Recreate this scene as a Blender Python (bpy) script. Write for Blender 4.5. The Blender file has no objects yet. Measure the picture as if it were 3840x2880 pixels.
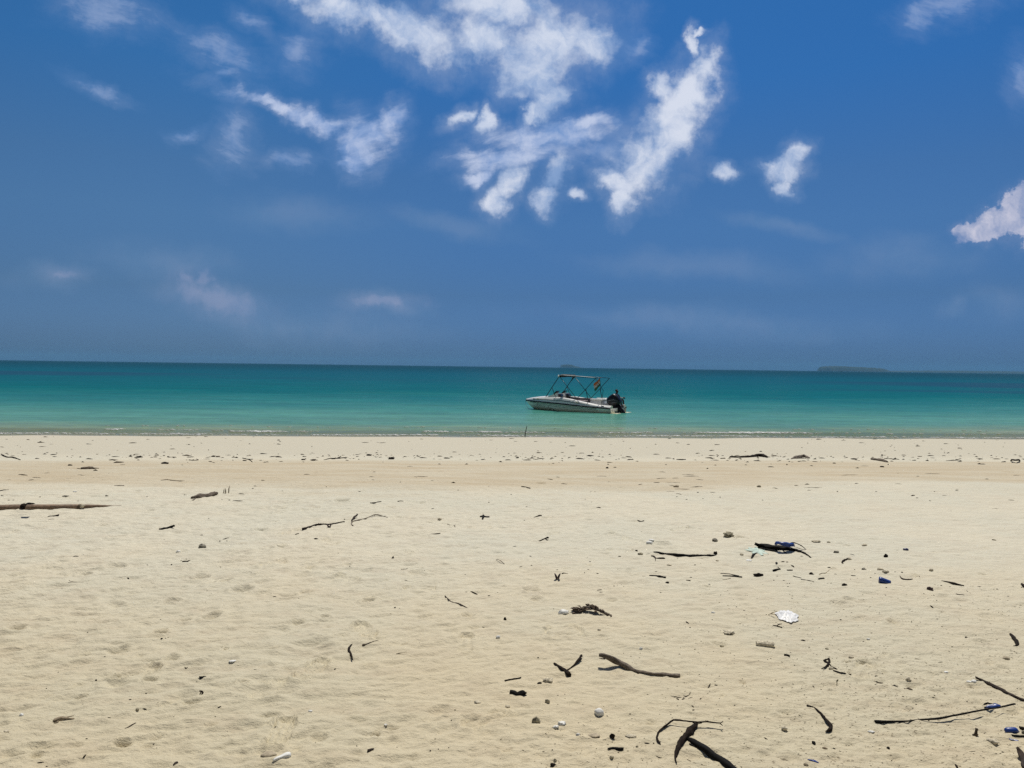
import bpy, math, random
import numpy as np
from mathutils import Vector, Matrix, noise as mnoise
random.seed(7); RNG = np.random.RandomState(11)
SC = bpy.context.scene; COL = SC.collection
R = math.radians
# ------------------------------------------------------------------ camera
F = 2884.0; EYE = 2.45; ROLL = 0.0133; PITCH = R(1.29)
cam_d = bpy.data.cameras.new('camera'); cam = bpy.data.objects.new('camera', cam_d); COL.objects.link(cam)
cam_d.sensor_width = 36; cam_d.lens = 36*F/3840; cam_d.clip_start = .05; cam_d.clip_end = 60000
CM = Matrix.Rotation(math.pi/2-PITCH, 3, 'X') @ Matrix.Rotation(ROLL, 3, 'Z')
cam.matrix_world = Matrix.Translation((0, 0, EYE)) @ CM.to_4x4()
SC.camera = cam
def ray(px, py): return CM @ Vector(((px-1920)/F, -(py-1440)/F, -1))
# ------------------------------------------------------------------ helpers
def tag(o, label=None, cat=None, group=None, kind=None):
    if label: o['label'] = label
    if cat: o['category'] = cat
    if group: o['group'] = group
    if kind: o['kind'] = kind
    return o
def mesh(name, v, f, uv=None, smooth=True):
    me = bpy.data.meshes.new(name); me.from_pydata([tuple(p) for p in v], [], f)
    if uv is not None:
        l = me.uv_layers.new(name='UVMap')
        for i, lp in enumerate(me.loops): l.data[i].uv = uv[lp.vertex_index]
    if smooth: me.polygons.foreach_set('use_smooth', [True]*len(me.polygons))
    me.update(); return me
def link(name, me, mat=None, parent=None, loc=None):
    o = bpy.data.objects.new(name, me); COL.objects.link(o)
    if mat is not None:
        for m in (mat if isinstance(mat, (list, tuple)) else [mat]): me.materials.append(m)
    if parent: o.parent = parent
    if loc is not None: o.location = loc
    return o
def empty(name, loc, label=None, cat=None, group=None, rz=0):
    o = bpy.data.objects.new(name, None); COL.objects.link(o); o.location = loc; o.rotation_euler = (0, 0, rz)
    o.empty_display_size = .1
    return tag(o, label, cat, group)
class MB:
    def __init__(s): s.v = []; s.f = []; s.uv = []; s.mi = []
    def add(s, v, f, uv=None, mi=0):
        n = len(s.v); s.v += [tuple(p) for p in v]; s.f += [tuple(i+n for i in q) for q in f]
        s.uv += (uv if uv is not None else [(0, 0)]*len(v)); s.mi += [mi]*len(f)
    def box(s, x0, x1, y0, y1, z0, z1, bev=.0):
        b = min(bev, (x1-x0)/2.01, (y1-y0)/2.01, (z1-z0)/2.01)
        if b <= 0:
            v = [(x, y, z) for z in (z0, z1) for y in (y0, y1) for x in (x0, x1)]
            s.add(v, [(0, 2, 3, 1), (4, 5, 7, 6), (0, 1, 5, 4), (2, 6, 7, 3), (0, 4, 6, 2), (1, 3, 7, 5)]); return
        def ring(z, i): return [(x0+i+b, y0+i, z), (x1-i-b, y0+i, z), (x1-i, y0+i+b, z), (x1-i, y1-i-b, z), (x1-i-b, y1-i, z), (x0+i+b, y1-i, z), (x0+i, y1-i-b, z), (x0+i, y0+i+b, z)]
        rs = [ring(z0, b*.6), ring(z0+b, 0), ring(z1-b, 0), ring(z1, b*.6)]
        s.loft(rs, True, True, True)
    def loft(s, rings, closed=True, cap0=False, cap1=False, uv=None):
        n = len(rings[0]); v = [p for r in rings for p in r]; f = []
        for i in range(len(rings)-1):
            for j in range(n if closed else n-1):
                a = i*n+j; b = i*n+(j+1) % n; f.append((a, b, b+n, a+n))
        if cap0: f.append(tuple(reversed(range(n))))
        if cap1: f.append(tuple(range((len(rings)-1)*n, len(rings)*n)))
        s.add(v, f, uv)
    def tube(s, pts, rad, n=8, flat=1.0, rough=0.0, seed=0, cap=True, jag=0.0):
        pts = [Vector(p) for p in pts]; rs = []; uv = []; L = 0
        if not isinstance(rad, (list, tuple)): rad = [rad]*len(pts)
        rr = random.Random(seed)
        for i, p in enumerate(pts):
            t = (pts[min(i+1, len(pts)-1)]-pts[max(i-1, 0)])
            t = t.normalized() if t.length > 1e-9 else Vector((1, 0, 0))
            up = Vector((0, 0, 1)) if abs(t.z) < .95 else Vector((0, 1, 0))
            sd = t.cross(up).normalized(); u2 = sd.cross(t)
            if i: L += (pts[i]-pts[i-1]).length
            ring = []
            for j in range(n):
                a = 2*math.pi*j/n
                k = rad[i]*(1+rough*mnoise.noise(Vector((math.cos(a)*1.3+seed*3.1, math.sin(a)*1.3, L/max(rad[i], 1e-4)*.35)))*1.6+rough*.9*mnoise.noise(Vector((math.cos(a)*4.2+seed, math.sin(a)*4.2, L/max(rad[i], 1e-4)*.10))))
                jj = t*(jag*rad[i]*rr.uniform(-1, 1)) if i in (0, len(pts)-1) else Vector()
                ring.append(p+(sd*math.cos(a)+u2*math.sin(a)*flat)*k+jj); uv.append((j/n, L))
            rs.append(ring)
        s.loft(rs, True, False, False, uv)
        if cap:
            n0 = len(s.v)-len(pts)*n
            for end, c in ((0, pts[0]), (len(pts)-1, pts[-1])):
                q = len(s.v); d = Vector(s.v[n0+end*n]); s.v.append(tuple(c)); s.uv.append((.5, L*end/max(1, len(pts)-1)))
                for j in range(n):
                    a = n0+end*n+j; b = n0+end*n+(j+1) % n
                    s.f.append((q, b, a) if end == 0 else (q, a, b)); s.mi.append(0)
    def obj(s, name, mat, parent=None, loc=None, smooth=True, rel=None):
        v = s.v
        if rel is not None: v = [(p[0]-rel[0], p[1]-rel[1], p[2]-rel[2]) for p in v]
        me = mesh(name, v, s.f, s.uv, smooth); o = link(name, me, mat, parent, rel if (loc is None and rel is not None) else loc)
        if any(s.mi): me.polygons.foreach_set('material_index', s.mi)
        return o
def copy_tree(o, parent=None):
    c = o.copy(); COL.objects.link(c)
    if parent: c.parent = parent
    for ch in list(o.children): copy_tree(ch, c)
    return c
def catmull(pts, step):
    P = [np.array(p, float) for p in pts]
    if len(P) < 2: return P
    P = [2*P[0]-P[1]]+P+[2*P[-1]-P[-2]]; out = []
    for i in range(1, len(P)-2):
        n = max(2, int(np.linalg.norm(P[i+1][:3]-P[i][:3])/step))
        for k in range(n):
            t = k/n; a, b, c, d = P[i-1:i+3]
            out.append(.5*((2*b)+(-a+c)*t+(2*a-5*b+4*c-d)*t*t+(-a+3*b-3*c+d)*t**3))
    out.append(P[-2]); return out
# ------------------------------------------------------------------ node helpers
def newmat(name):
    m = bpy.data.materials.new(name); m.use_nodes = True; nt = m.node_tree; nt.nodes.clear()
    out = nt.nodes.new('ShaderNodeOutputMaterial'); return m, nt, out
class NT:
    def __init__(s, nt): s.nt = nt
    def n(s, typ, **kw):
        nd = s.nt.nodes.new(typ)
        for k, v in kw.items(): setattr(nd, k, v)
        return nd
    def put(s, sock, val):
        if isinstance(val, bpy.types.NodeSocket): s.nt.links.new(val, sock)
        elif val is not None: sock.default_value = val
    def m(s, op, a, b=None, c=None, clamp=False):
        nd = s.n('ShaderNodeMath', operation=op, use_clamp=clamp)
        for i, x in enumerate((a, b, c)): s.put(nd.inputs[i], x)
        return nd.outputs[0]
    def vm(s, op, a, b=None, out=0):
        nd = s.n('ShaderNodeVectorMath', operation=op); s.put(nd.inputs[0], a)
        if b is not None: s.put(nd.inputs['Scale' if op == 'SCALE' else 1], b)
        return nd.outputs[out]
    def noise(s, vec, scale, detail=4, rough=.55, dim='3D', out='Fac'):
        nd = s.n('ShaderNodeTexNoise', noise_dimensions=dim); s.put(nd.inputs['Vector'], vec)
        nd.inputs['Scale'].default_value = scale; nd.inputs['Detail'].default_value = detail; nd.inputs['Roughness'].default_value = rough
        return nd.outputs[out]
    def ramp(s, fac, stops, interp='LINEAR'):
        nd = s.n('ShaderNodeValToRGB'); s.put(nd.inputs[0], fac); cr = nd.color_ramp; cr.interpolation = interp
        while len(cr.elements) < len(stops): cr.elements.new(.5)
        for e, (p, c) in zip(cr.elements, stops):
            e.position = p; e.color = (c, c, c, 1) if isinstance(c, (int, float)) else tuple(c)+(1,)
        return nd.outputs[0]
    def mix(s, fac, a, b, blend='MIX'):
        nd = s.n('ShaderNodeMix', data_type='RGBA', blend_type=blend); s.put(nd.inputs[0], fac)
        for k, x in ((6, a), (7, b)):
            if isinstance(x, (tuple, list)) and len(x) == 3: x = tuple(x)+(1,)
            s.put(nd.inputs[k], x)
        return nd.outputs[2]
    def smooth(s, x, a, b, lo=0., hi=1.):
        nd = s.n('ShaderNodeMapRange', interpolation_type='SMOOTHSTEP'); s.put(nd.inputs[0], x)
        for i, q in enumerate((a, b, lo, hi)): nd.inputs[i+1].default_value = q
        return nd.outputs[0]
    def bump(s, h, strength, dist, normal=None):
        nd = s.n('ShaderNodeBump'); nd.inputs['Strength'].default_value = strength; nd.inputs['Distance'].default_value = dist
        s.put(nd.inputs['Height'], h)
        if normal is not None: s.put(nd.inputs['Normal'], normal)
        return nd.outputs[0]
    def xyz(s, vec):
        nd = s.n('ShaderNodeSeparateXYZ'); s.put(nd.inputs[0], vec); return nd.outputs
    def comb(s, x, y, z):
        nd = s.n('ShaderNodeCombineXYZ')
        for i, q in enumerate((x, y, z)): s.put(nd.inputs[i], q)
        return nd.outputs[0]
def lin(r, g, b):
    f = lambda c: c/12.92/255 if c < 10.3 else ((c/255+.055)/1.055)**2.4
    return (f(r), f(g), f(b))
def pbr(name, col, rough=.6, noise_amt=.25, scale=20., bump=.0, col2=None, metal=0., spec=.5, coords='Object', grain=False, dist=.01):
    m, nt, out = newmat(name); N = NT(nt)
    p = N.n('ShaderNodeBsdfPrincipled'); p.inputs['Roughness'].default_value = rough; p.inputs['Metallic'].default_value = metal
    p.inputs['Specular IOR Level'].default_value = spec
    tc = N.n('ShaderNodeTexCoord')
    if grain:
        mp = N.n('ShaderNodeMapping'); N.put(mp.inputs[0], tc.outputs['UV']); mp.inputs['Scale'].default_value = (14, scale, 1); v = mp.outputs[0]
        fac = N.noise(v, 1., 5, .65)
        f2 = N.noise(tc.outputs['Object'], 40, 3, .6); fac = N.m('ADD', N.m('MULTIPLY', fac, .65), N.m('MULTIPLY', f2, .35))
    else: fac = N.noise(tc.outputs[coords], scale, 5, .6)
    c2 = col2 or tuple(c*(1-noise_amt*1.6) for c in col)
    N.put(p.inputs['Base Color'], N.mix(N.smooth(fac, .32, .68), c2, tuple(min(1, c*(1+noise_amt*.4)) for c in col)))
    if bump: N.put(p.inputs['Normal'], N.bump(fac, bump, dist))
    nt.links.new(p.outputs[0], out.inputs[0]); return m
# ------------------------------------------------------------------ light and sky
SUN_EL, SUN_AZ = 63.0, 14.0
sd = Vector((math.sin(R(SUN_AZ))*math.cos(R(SUN_EL)), math.cos(R(SUN_AZ))*math.cos(R(SUN_EL)), math.sin(R(SUN_EL))))
sl = bpy.data.lights.new('sun', 'SUN'); sl.energy = SUN_E = 3.9; sl.angle = R(.53); sl.color = (1, .955, .87)
so = bpy.data.objects.new('sun', sl); COL.objects.link(so); so.rotation_euler = (-sd).to_track_quat('-Z', 'Y').to_euler(); so.location = (0, 0, 40)
SC.view_settings.view_transform = 'Standard'; SC.view_settings.look = 'None'; SC.view_settings.gamma = 1; SC.view_settings.exposure = 0
W = bpy.data.worlds.new('World'); SC.world = W; W.use_nodes = True
SKY_STRENGTH = .1
def build_world():
    nt = W.node_tree; nt.nodes.clear(); N = NT(nt)
    out = N.n('ShaderNodeOutputWorld'); bg = N.n('ShaderNodeBackground'); bg.inputs['Strength'].default_value = SKY_STRENGTH
    nt.links.new(bg.outputs[0], out.inputs[0])
    sky = N.n('ShaderNodeTexSky', sky_type='NISHITA', sun_disc=False, sun_elevation=R(SUN_EL), sun_rotation=R(SUN_AZ))
    sky.air_density = 1.0; sky.dust_density = 1.0; sky.ozone_density = 1.0
    d = N.n('ShaderNodeTexCoord').outputs['Generated']; X, Y, Z = N.xyz(d)
    k = 1/SKY_STRENGTH
    # grade of the sky with elevation: hazy blue-grey at the horizon, deep blue above
    el = N.m('MAXIMUM', Z, 0.)
    grade = N.ramp(el, GRADE)
    az = N.noise(N.vm('MULTIPLY', d, (1.2, 1.2, 3.5)), 1.4, 2, .5)
    fx = N.smooth(N.m('ADD', X, N.m('MULTIPLY', N.m('SUBTRACT', az, .5), .35)), -.45, .12)
    # unseen sky high up and behind, greyed to set the fill on shaded sides
    back = N.m('MAXIMUM', N.smooth(Y, -.15, .25, 1, 0), N.smooth(Z, .5, .75))
    grade = N.mix(back, grade, (.42, .40, .40))
    side = N.mix(fx, (1.32, 1.16, 1.02), (1, 1, 1))
    base = N.mix(1., N.mix(1., sky.outputs[0], grade, 'MULTIPLY'), side, 'MULTIPLY')
    # clouds: ellipses in sky directions (x/y, z/y), broken up by noise
    Yc = N.m('MAXIMUM', Y, .08)
    p = N.comb(N.m('DIVIDE', X, Yc), N.m('DIVIDE', Z, Yc), 0.)
    front = N.smooth(Y, .1, .25)
    def warp(scale, amp, detail=4):
        c = N.noise(p, scale, detail, .6, '2D', 'Color')
        return N.vm('ADD', p, N.vm('SCALE', N.vm('SUBTRACT', c, (.5, .5, .5)), amp))
    def streak(ang, sx, sy, scale, detail=6, rough=.6):
        mp = N.n('ShaderNodeMapping', vector_type='TEXTURE'); N.put(mp.inputs[0], warp(7, .035, 3))
        mp.inputs['Rotation'].default_value = (0, 0, R(ang)); mp.inputs['Scale'].default_value = (sx, sy, 1)
        return N.noise(mp.outputs[0], scale, detail, rough, '2D')
    last = [None]
    def field(ells, q):
        acc = None
        for (cx, cy, rx, ry, a) in ells:
            dv = ray(cx*1.736, cy*1.736); u, v = dv.x/dv.y, dv.z/dv.y
            mp = N.n('ShaderNodeMapping', vector_type='TEXTURE')
            if last[0] is None: N.put(mp.inputs[0], q)
            else:   # a vanishing dependence on the previous ellipse keeps the shader evaluating them one after the other
                md = N.n('ShaderNodeVectorMath', operation='MULTIPLY_ADD'); N.put(md.inputs[0], last[0]); md.inputs[1].default_value = (1e-6, 1e-6, 0); N.put(md.inputs[2], q); N.put(mp.inputs[0], md.outputs[0])
            mp.inputs['Location'].default_value = (u, v, 0); mp.inputs['Rotation'].default_value = (0, 0, R(-a))
            mp.inputs['Scale'].default_value = (rx/1661, ry/1661, 1)
            fz = N.m('SUBTRACT', 1., N.vm('LENGTH', mp.outputs[0], None, 1))
            if acc is None: acc = fz
            else: acc = N.m('SMOOTH_MAX', acc, fz, .18)
            last[0] = acc
        return N.m('MAXIMUM', acc, -2.)
    col = base
    for (ells, wsc, wamp, nz, namp, lo, hi, op, c_lo, c_hi, halo) in CLOUDS:
        q = warp(wsc, wamp, 6); D = field(ells, q)
        if nz[0] == 'streak': n = streak(*nz[1:])
        else: n = N.noise(p, nz[1], nz[2], nz[3], '2D')
        g = N.m('ADD', D, N.m('MULTIPLY', N.m('SUBTRACT', n, .5), namp))
        al = N.smooth(g, lo, hi)
        if halo: al = N.m('MAXIMUM', al, N.m('MULTIPLY', N.smooth(N.m('ADD', g, N.m('MULTIPLY', D, .5)), -.75, .75), halo))
        al = N.m('MULTIPLY', al, op)
        al = N.m('MULTIPLY', al, front)
        sh = N.noise(N.vm('ADD', q, (.008, .012, 0)), 26, 7, .62, '2D')
        sh2 = N.noise(N.vm('ADD', q, (.03, .02, 0)), 9, 4, .55, '2D')
        tone = N.smooth(N.m('ADD', N.m('MULTIPLY', g, .10), N.m('ADD', N.m('MULTIPLY', sh, .6), N.m('MULTIPLY', sh2, .5))), .38, .78)
        cc = N.mix(tone, tuple(x*k for x in c_lo), tuple(x*k for x in c_hi))
        col = N.mix(al, col, cc)
    nt.links.new(col, bg.inputs['Color'])
GRADE = [(0, (.125, .30, .80)), (.03, (.124, .272, .685)), (.09, (.13, .26, .525)), (.178, (.155, .32, .56)), (.234, (.15, .33, .57)), (.34, (.104, .35, .66)), (.43, (.094, .352, .675)), (.6, (.2, .42, .7)), (1, (.4, .6, .8))]
CLOUDS = [
 # the high sheets and veils, streaky
 ([(230, 24, 140, 56, 10), (545, 42, 52, 28, 28), (470, 110, 120, 46, 25), (480, 165, 50, 20, 0), (208, 188, 90, 24, 18), (510, 300, 56, 80, 12), (622, 348, 76, 24, 0),
   (405, 285, 56, 18, 5), (2060, 12, 130, 46, -14), (1985, 38, 56, 50, -30), (2210, 170, 50, 80, 0), (1370, 105, 40, 34, 0), (640, 110, 70, 56, 25), (1280, 330, 130, 44, 0)],
  9, .06, ('streak', -18, 1, .30, 18, 9, .68), 1.35, .0, 1.05, .46, lin(112, 150, 204), lin(176, 192, 224), .28),
 ([(640, 470, 240, 60, 4), (980, 490, 230, 36, 8), (1480, 575, 360, 44, 5), (1950, 565, 250, 60, -6), (1700, 505, 200, 26, 10), (330, 560, 260, 54, 5), (130, 590, 150, 42, 0), (2060, 660, 60, 36, -35),
   (480, 650, 210, 60, 10), (850, 660, 150, 34, 3), (640, 700, 380, 52, 2), (1500, 690, 500, 46, 2), (2150, 640, 140, 60, 0)],
  6, .06, ('streak', -6, 1, .40, 8, 4, .5), .8, -.05, 1.05, .26, lin(108, 142, 180), lin(134, 156, 188), 0),
 # swept clouds, streaked along their length
 ([(620, 238, 200, 24, 17), (700, 262, 130, 26, 20), (1200, 284, 190, 44, -5), (1250, 264, 120, 24, -4), (1100, 330, 165, 34, -10), (1040, 372, 66, 20, -18), (772, 318, 52, 78, -6), (842, 276, 44, 74, 32), (800, 306, 50, 50, 0), (756, 360, 30, 50, -8)],
  10, .06, ('streak', 14, 1, .30, 18, 9, .62), 1.0, -.04, .86, .88, lin(120, 154, 206), lin(202, 212, 236), .22),
 # woolly clouds
 ([(735, 16, 160, 64, 17), (885, 72, 200, 70, 19), (800, 44, 130, 60, 18), (1080, 6, 190, 70, 5), (1060, 92, 160, 72, 15), (1200, 88, 160, 96, -14), (1280, 96, 70, 74, 0), (1150, 160, 110, 76, 20), (1195, 205, 80, 42, -40), (1150, 244, 46, 24, -42), (640, -30, 90, 46, 15), (1000, 247, 48, 28, -38), (1056, 250, 24, 42, 15)],
  12, .065, ('noise', 18, 10, .63), 1.0, .0, .78, .94, lin(140, 168, 210), lin(214, 222, 238), .24),
 ([(1524, 148, 46, 74, 20), (1492, 205, 72, 88, 25), (1446, 275, 86, 100, 28), (1400, 345, 92, 92, 28), (1335, 392, 70, 38, 12), (1348, 430, 38, 52, 0), (1428, 188, 38, 40, 0), (1497, 104, 18, 46, -5), (1512, 74, 30, 9, -12),
   (1105, 392, 38, 60, 40), (1070, 428, 42, 46, 0), (1200, 375, 38, 50, 35), (1180, 425, 38, 50, 20), (1240, 412, 32, 22, 0), (1562, 368, 44, 24, 24), (1716, 345, 36, 52, 25), (1690, 366, 68, 30, 4), (1698, 400, 30, 34, 0)],
  18, .040, ('noise', 27, 10, .63), 1.0, .0, .72, .93, lin(134, 163, 206), lin(220, 226, 240), .20),
 # cumulus heads low on the right and the left
 ([(2100, 500, 50, 28, -12), (2150, 480, 58, 42, -20), (2200, 460, 52, 60, 0), (2215, 420, 32, 36, 0), (2250, 480, 90, 70, 0)],
  34, .026, ('noise', 55, 10, .68), 1.1, .10, .42, .93, lin(112, 138, 184), lin(208, 207, 223), .15),
 ([(408, 600, 30, 20, 10), (442, 602, 26, 24, 0), (430, 628, 84, 30, 18), (480, 650, 130, 38, 12), (835, 652, 100, 20, 0), (140, 590, 44, 18, 0)],
  24, .03, ('noise', 40, 9, .66), 1.0, .0, .8, .36, lin(112, 138, 182), lin(164, 169, 198), .3),
]
# ------------------------------------------------------------------ the beach
S0, SK = 26.7, .103
def sdist(x, y): return y-SK*60*np.tanh(x/60)
_pz = [(-9000, 6), (-400, 3), (-60, 1.3), (-20, .95), (0, .87), (6, .85), (10, .82), (13, .76), (15, .68), (20, .37), (S0, 0), (34, -.35), (60, -1.2), (300, -3), (12000, -3)]
_st = np.arange(-100, 400, .2); _zt = np.interp(_st, [a for a, b in _pz], [b for a, b in _pz])
_kr = np.exp(-.5*(np.arange(-15, 16)*.2/1.1)**2); _kr /= _kr.sum(); _zt = np.concatenate([_zt[:15], np.convolve(_zt, _kr, 'valid'), _zt[-15:]])
_zt -= np.interp(S0, _st, _zt)*np.exp(-((_st-S0)/6)**2)
def H0(x, y):
    s = sdist(x, y)
    return np.where((s > -95) & (s < 395), np.interp(s, _st, _zt), np.interp(s, [a for a, b in _pz], [b for a, b in _pz]))
_perm = RNG.permutation(512); _g = RNG.uniform(0, 2*np.pi, 512)
def perlin(x, y):
    xi = np.floor(x).astype(int); yi = np.floor(y).astype(int); xf = x-xi; yf = y-yi
    u = xf*xf*xf*(xf*(xf*6-15)+10); v = yf*yf*yf*(yf*(yf*6-15)+10)
    def gr(a, b, dx, dy):
        h = _g[_perm[(_perm[a & 511]+b) & 511]]; return np.cos(h)*dx+np.sin(h)*dy
    a = gr(xi, yi, xf, yf); b = gr(xi+1, yi, xf-1, yf); c = gr(xi, yi+1, xf, yf-1); d = gr(xi+1, yi+1, xf-1, yf-1)
    return (a*(1-u)+b*u)*(1-v)+(c*(1-u)+d*u)*v
def axis(lo, hi, fine_lo, fine_hi, d0, g):
    a = list(np.arange(fine_lo, fine_hi, d0)); d = d0
    while a[-1] < hi: d = max(d0, d*(1+g)); a.append(a[-1]+d)
    b = []; x = fine_lo; d = d0
    while x > lo: d = d*(1+g*1.6); x -= d; b.append(x)
    return np.array(b[::-1]+a)
GX = axis(-9000, 9000, -2.6, 2.6, .0100, .0062)
_h = GX[GX >= 0]; GX = np.concatenate([-_h[::-1][:-1] if _h[0] == 0 else -_h[::-1], _h])
_ys = [2.3]
while _ys[-1] < 9000: _ys.append(_ys[-1]+(max(.010, .0036*_ys[-1]) if _ys[-1] < 34 else .05*_ys[-1]))
_b = [2.3]; _d = .02
while _b[-1] > -3000: _d *= 1.16; _b.append(_b[-1]-_d)
GY = np.array(_b[::-1][:-1]+_ys)
XX, YY = np.meshgrid(GX, GY)
ZZ = H0(XX, YY)
ss = sdist(XX, YY)
near = (np.abs(XX) < 120) & (YY > -60) & (YY < 60)
ix = np.where(np.abs(GX) < 90)[0]; iy = np.where((GY > -30) & (GY < 45))[0]
sl_ = (slice(iy[0], iy[-1]+1), slice(ix[0], ix[-1]+1))
x_, y_, s_ = XX[sl_], YY[sl_], ss[sl_]
ca, sa = math.cos(.30), math.sin(.30)
xr, yr = x_*ca+y_*sa, -x_*sa+y_*ca           # wind streaks run slightly oblique
amp = 1-.78*np.clip((s_-9)/5, 0, 1); amp *= np.where(s_ > 22, .35, 1)
left = np.clip(.75-.10*x_/np.maximum(1, y_/5), .45, 1.15)
dz = .020*perlin(x_/2.1+3, y_/2.6)
dz += amp*left*(.0115*perlin(xr/.75, yr/.42+9)+.0085*perlin(xr/.30+5, yr/.17)+.0042*perlin(xr/.13, yr/.08+2)+.0030*perlin(xr/.06+1, yr/.042))
clus = np.clip(.5+1.5*perlin(x_/1.6+20, y_/1.1), .1, 1.3)
dz += amp*left*clus*(.011-.025*np.abs(perlin(xr/.34+31, yr/.15)))+amp*left*(.009-.021*np.abs(perlin(xr/.16+3, yr/.075+5)))
rough = np.clip((perlin(x_*.5+1.7, y_*.6+4)+.35+.16*(x_-.6)-.28*(y_-3.6))*1.6, 0, 1)*(y_ < 6.5)
dz += rough*(.0060*perlin(x_/.060, y_/.048)+.0085*np.minimum(0, perlin(x_/.040+7, y_/.034)))
ZZ[sl_] += dz*1.45
def stamp(cx, cy, la, lb, ang, fn):
    r = 1.7*max(la, lb)
    i0, i1 = np.searchsorted(GX, [cx-r, cx+r]); j0, j1 = np.searchsorted(GY, [cy-r, cy+r])
    if i1-i0 < 2 or j1-j0 < 2: return
    X, Y = XX[j0:j1, i0:i1]-cx, YY[j0:j1, i0:i1]-cy
    a = (X*math.cos(ang)+Y*math.sin(ang))/la; b = (-X*math.sin(ang)+Y*math.cos(ang))/lb
    ZZ[j0:j1, i0:i1] += fn(a, b)
def dent(depth):
    depth *= 1.4
    return lambda a, b: -depth*np.exp(-(a*a+b*b)*1.4)+depth*.45*np.exp(-((np.sqrt(a*a+b*b)-1.15)/.28)**2)
def sole(depth, ridges=3, arc=True):
    depth *= 1.75
    def fn(a, b):
        w = 1-.22*np.exp(-((a+.1)/.25)**2); r = np.sqrt(np.abs(a)**3+np.abs(b/w)**3)**(2/3)
        m = 1/(1+np.exp((r-1)*16)); edge = np.exp(-((r-1.06)/.09)**2)
        return -depth*.6*m+depth*.9*edge*(np.abs(a) > .35)+m*depth*.5*(np.cos(b*math.pi*(ridges+.5)) > .55)*(np.abs(a) < .72)-depth*1.0*np.exp(-((r-.93)/.07)**2)*(np.abs(a) > .5)
    return fn
def at(px, py, lift=0.):
    d = ray(px, py); t = 5.
    for _ in range(40):
        z = float(H0(np.array(t*d.x), np.array(t*d.y)))+lift; t2 = (z-EYE)/d.z if d.z < -1e-5 else 1e4
        if abs(t2-t) < 1e-4: break
        t = .5*t+.5*t2 if t2 > 0 else t*1.5
    return Vector((t*d.x, t*d.y, EYE+t*d.z))
REG = {'A1': (0, 1600), 'A2': (960, 1600), 'A3': (1920, 1600), 'A4': (2880, 1600), 'B1': (0, 2240), 'B2': (960, 2240), 'B3': (1920, 2240), 'B4': (2880, 2240)}
def fp(reg, x, y): o = REG[reg]; return (o[0]+x*.43400, o[1]+y*.43400)
def crop(reg, x, y, lift=0.): return at(*fp(reg, x, y), lift)
def foot(reg, x0, y0, x1, y1, w=.10, depth=.011, ridges=3):
    a, b = crop(reg, x0, y0), crop(reg, x1, y1); c = (a+b)/2; d = b-a
    stamp(c.x, c.y, max(.12, min(.15, d.length/2)), w/2, math.atan2(d.y, d.x), sole(depth, ridges))
foot('B2', 160, 1335, 270, 1065, .105, .012, 3); foot('B2', 330, 765, 600, 580, .105, .011, 3); foot('B2', 1010, 375, 880, 245, .10, .010, 3)
foot('B2', 60, 860, 150, 810, .09, .006); foot('B1', 980, 730, 1370, 640, .10, .012, 2); foot('B2', 1800, 510, 1820, 350, .10, .006, 2)
foot('B2', 1900, 1110, 2050, 1060, .09, .007, 2); foot('B4', 750, 690, 860, 560, .10, .008, 1)
foot('A2', 250, 930, 340, 905, .10, .010, 2); foot('A2', 590, 985, 700, 1030, .10, .008, 3); foot('A2', 400, 725, 540, 700, .1, .008, 2); foot('A2', 700, 1300, 880, 1345, .1, .008, 3)
foot('A2', 1870, 880, 1990, 880, .1, .007, 2); foot('A3', 990, 975, 1090, 1000, .1, .008, 2); foot('A3', 890, 1075, 980, 1075, .1, .006, 2); foot('A3', 1350, 910, 1540, 870, .07, .009, 1)
foot('A2', 1340, 1405, 1480, 1400, .1, .01, 1); foot('A2', 100, 1195, 180, 1180, .1, .01, 1); foot('B3', 340, 325, 550, 310, .2, .006, 1)
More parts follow.
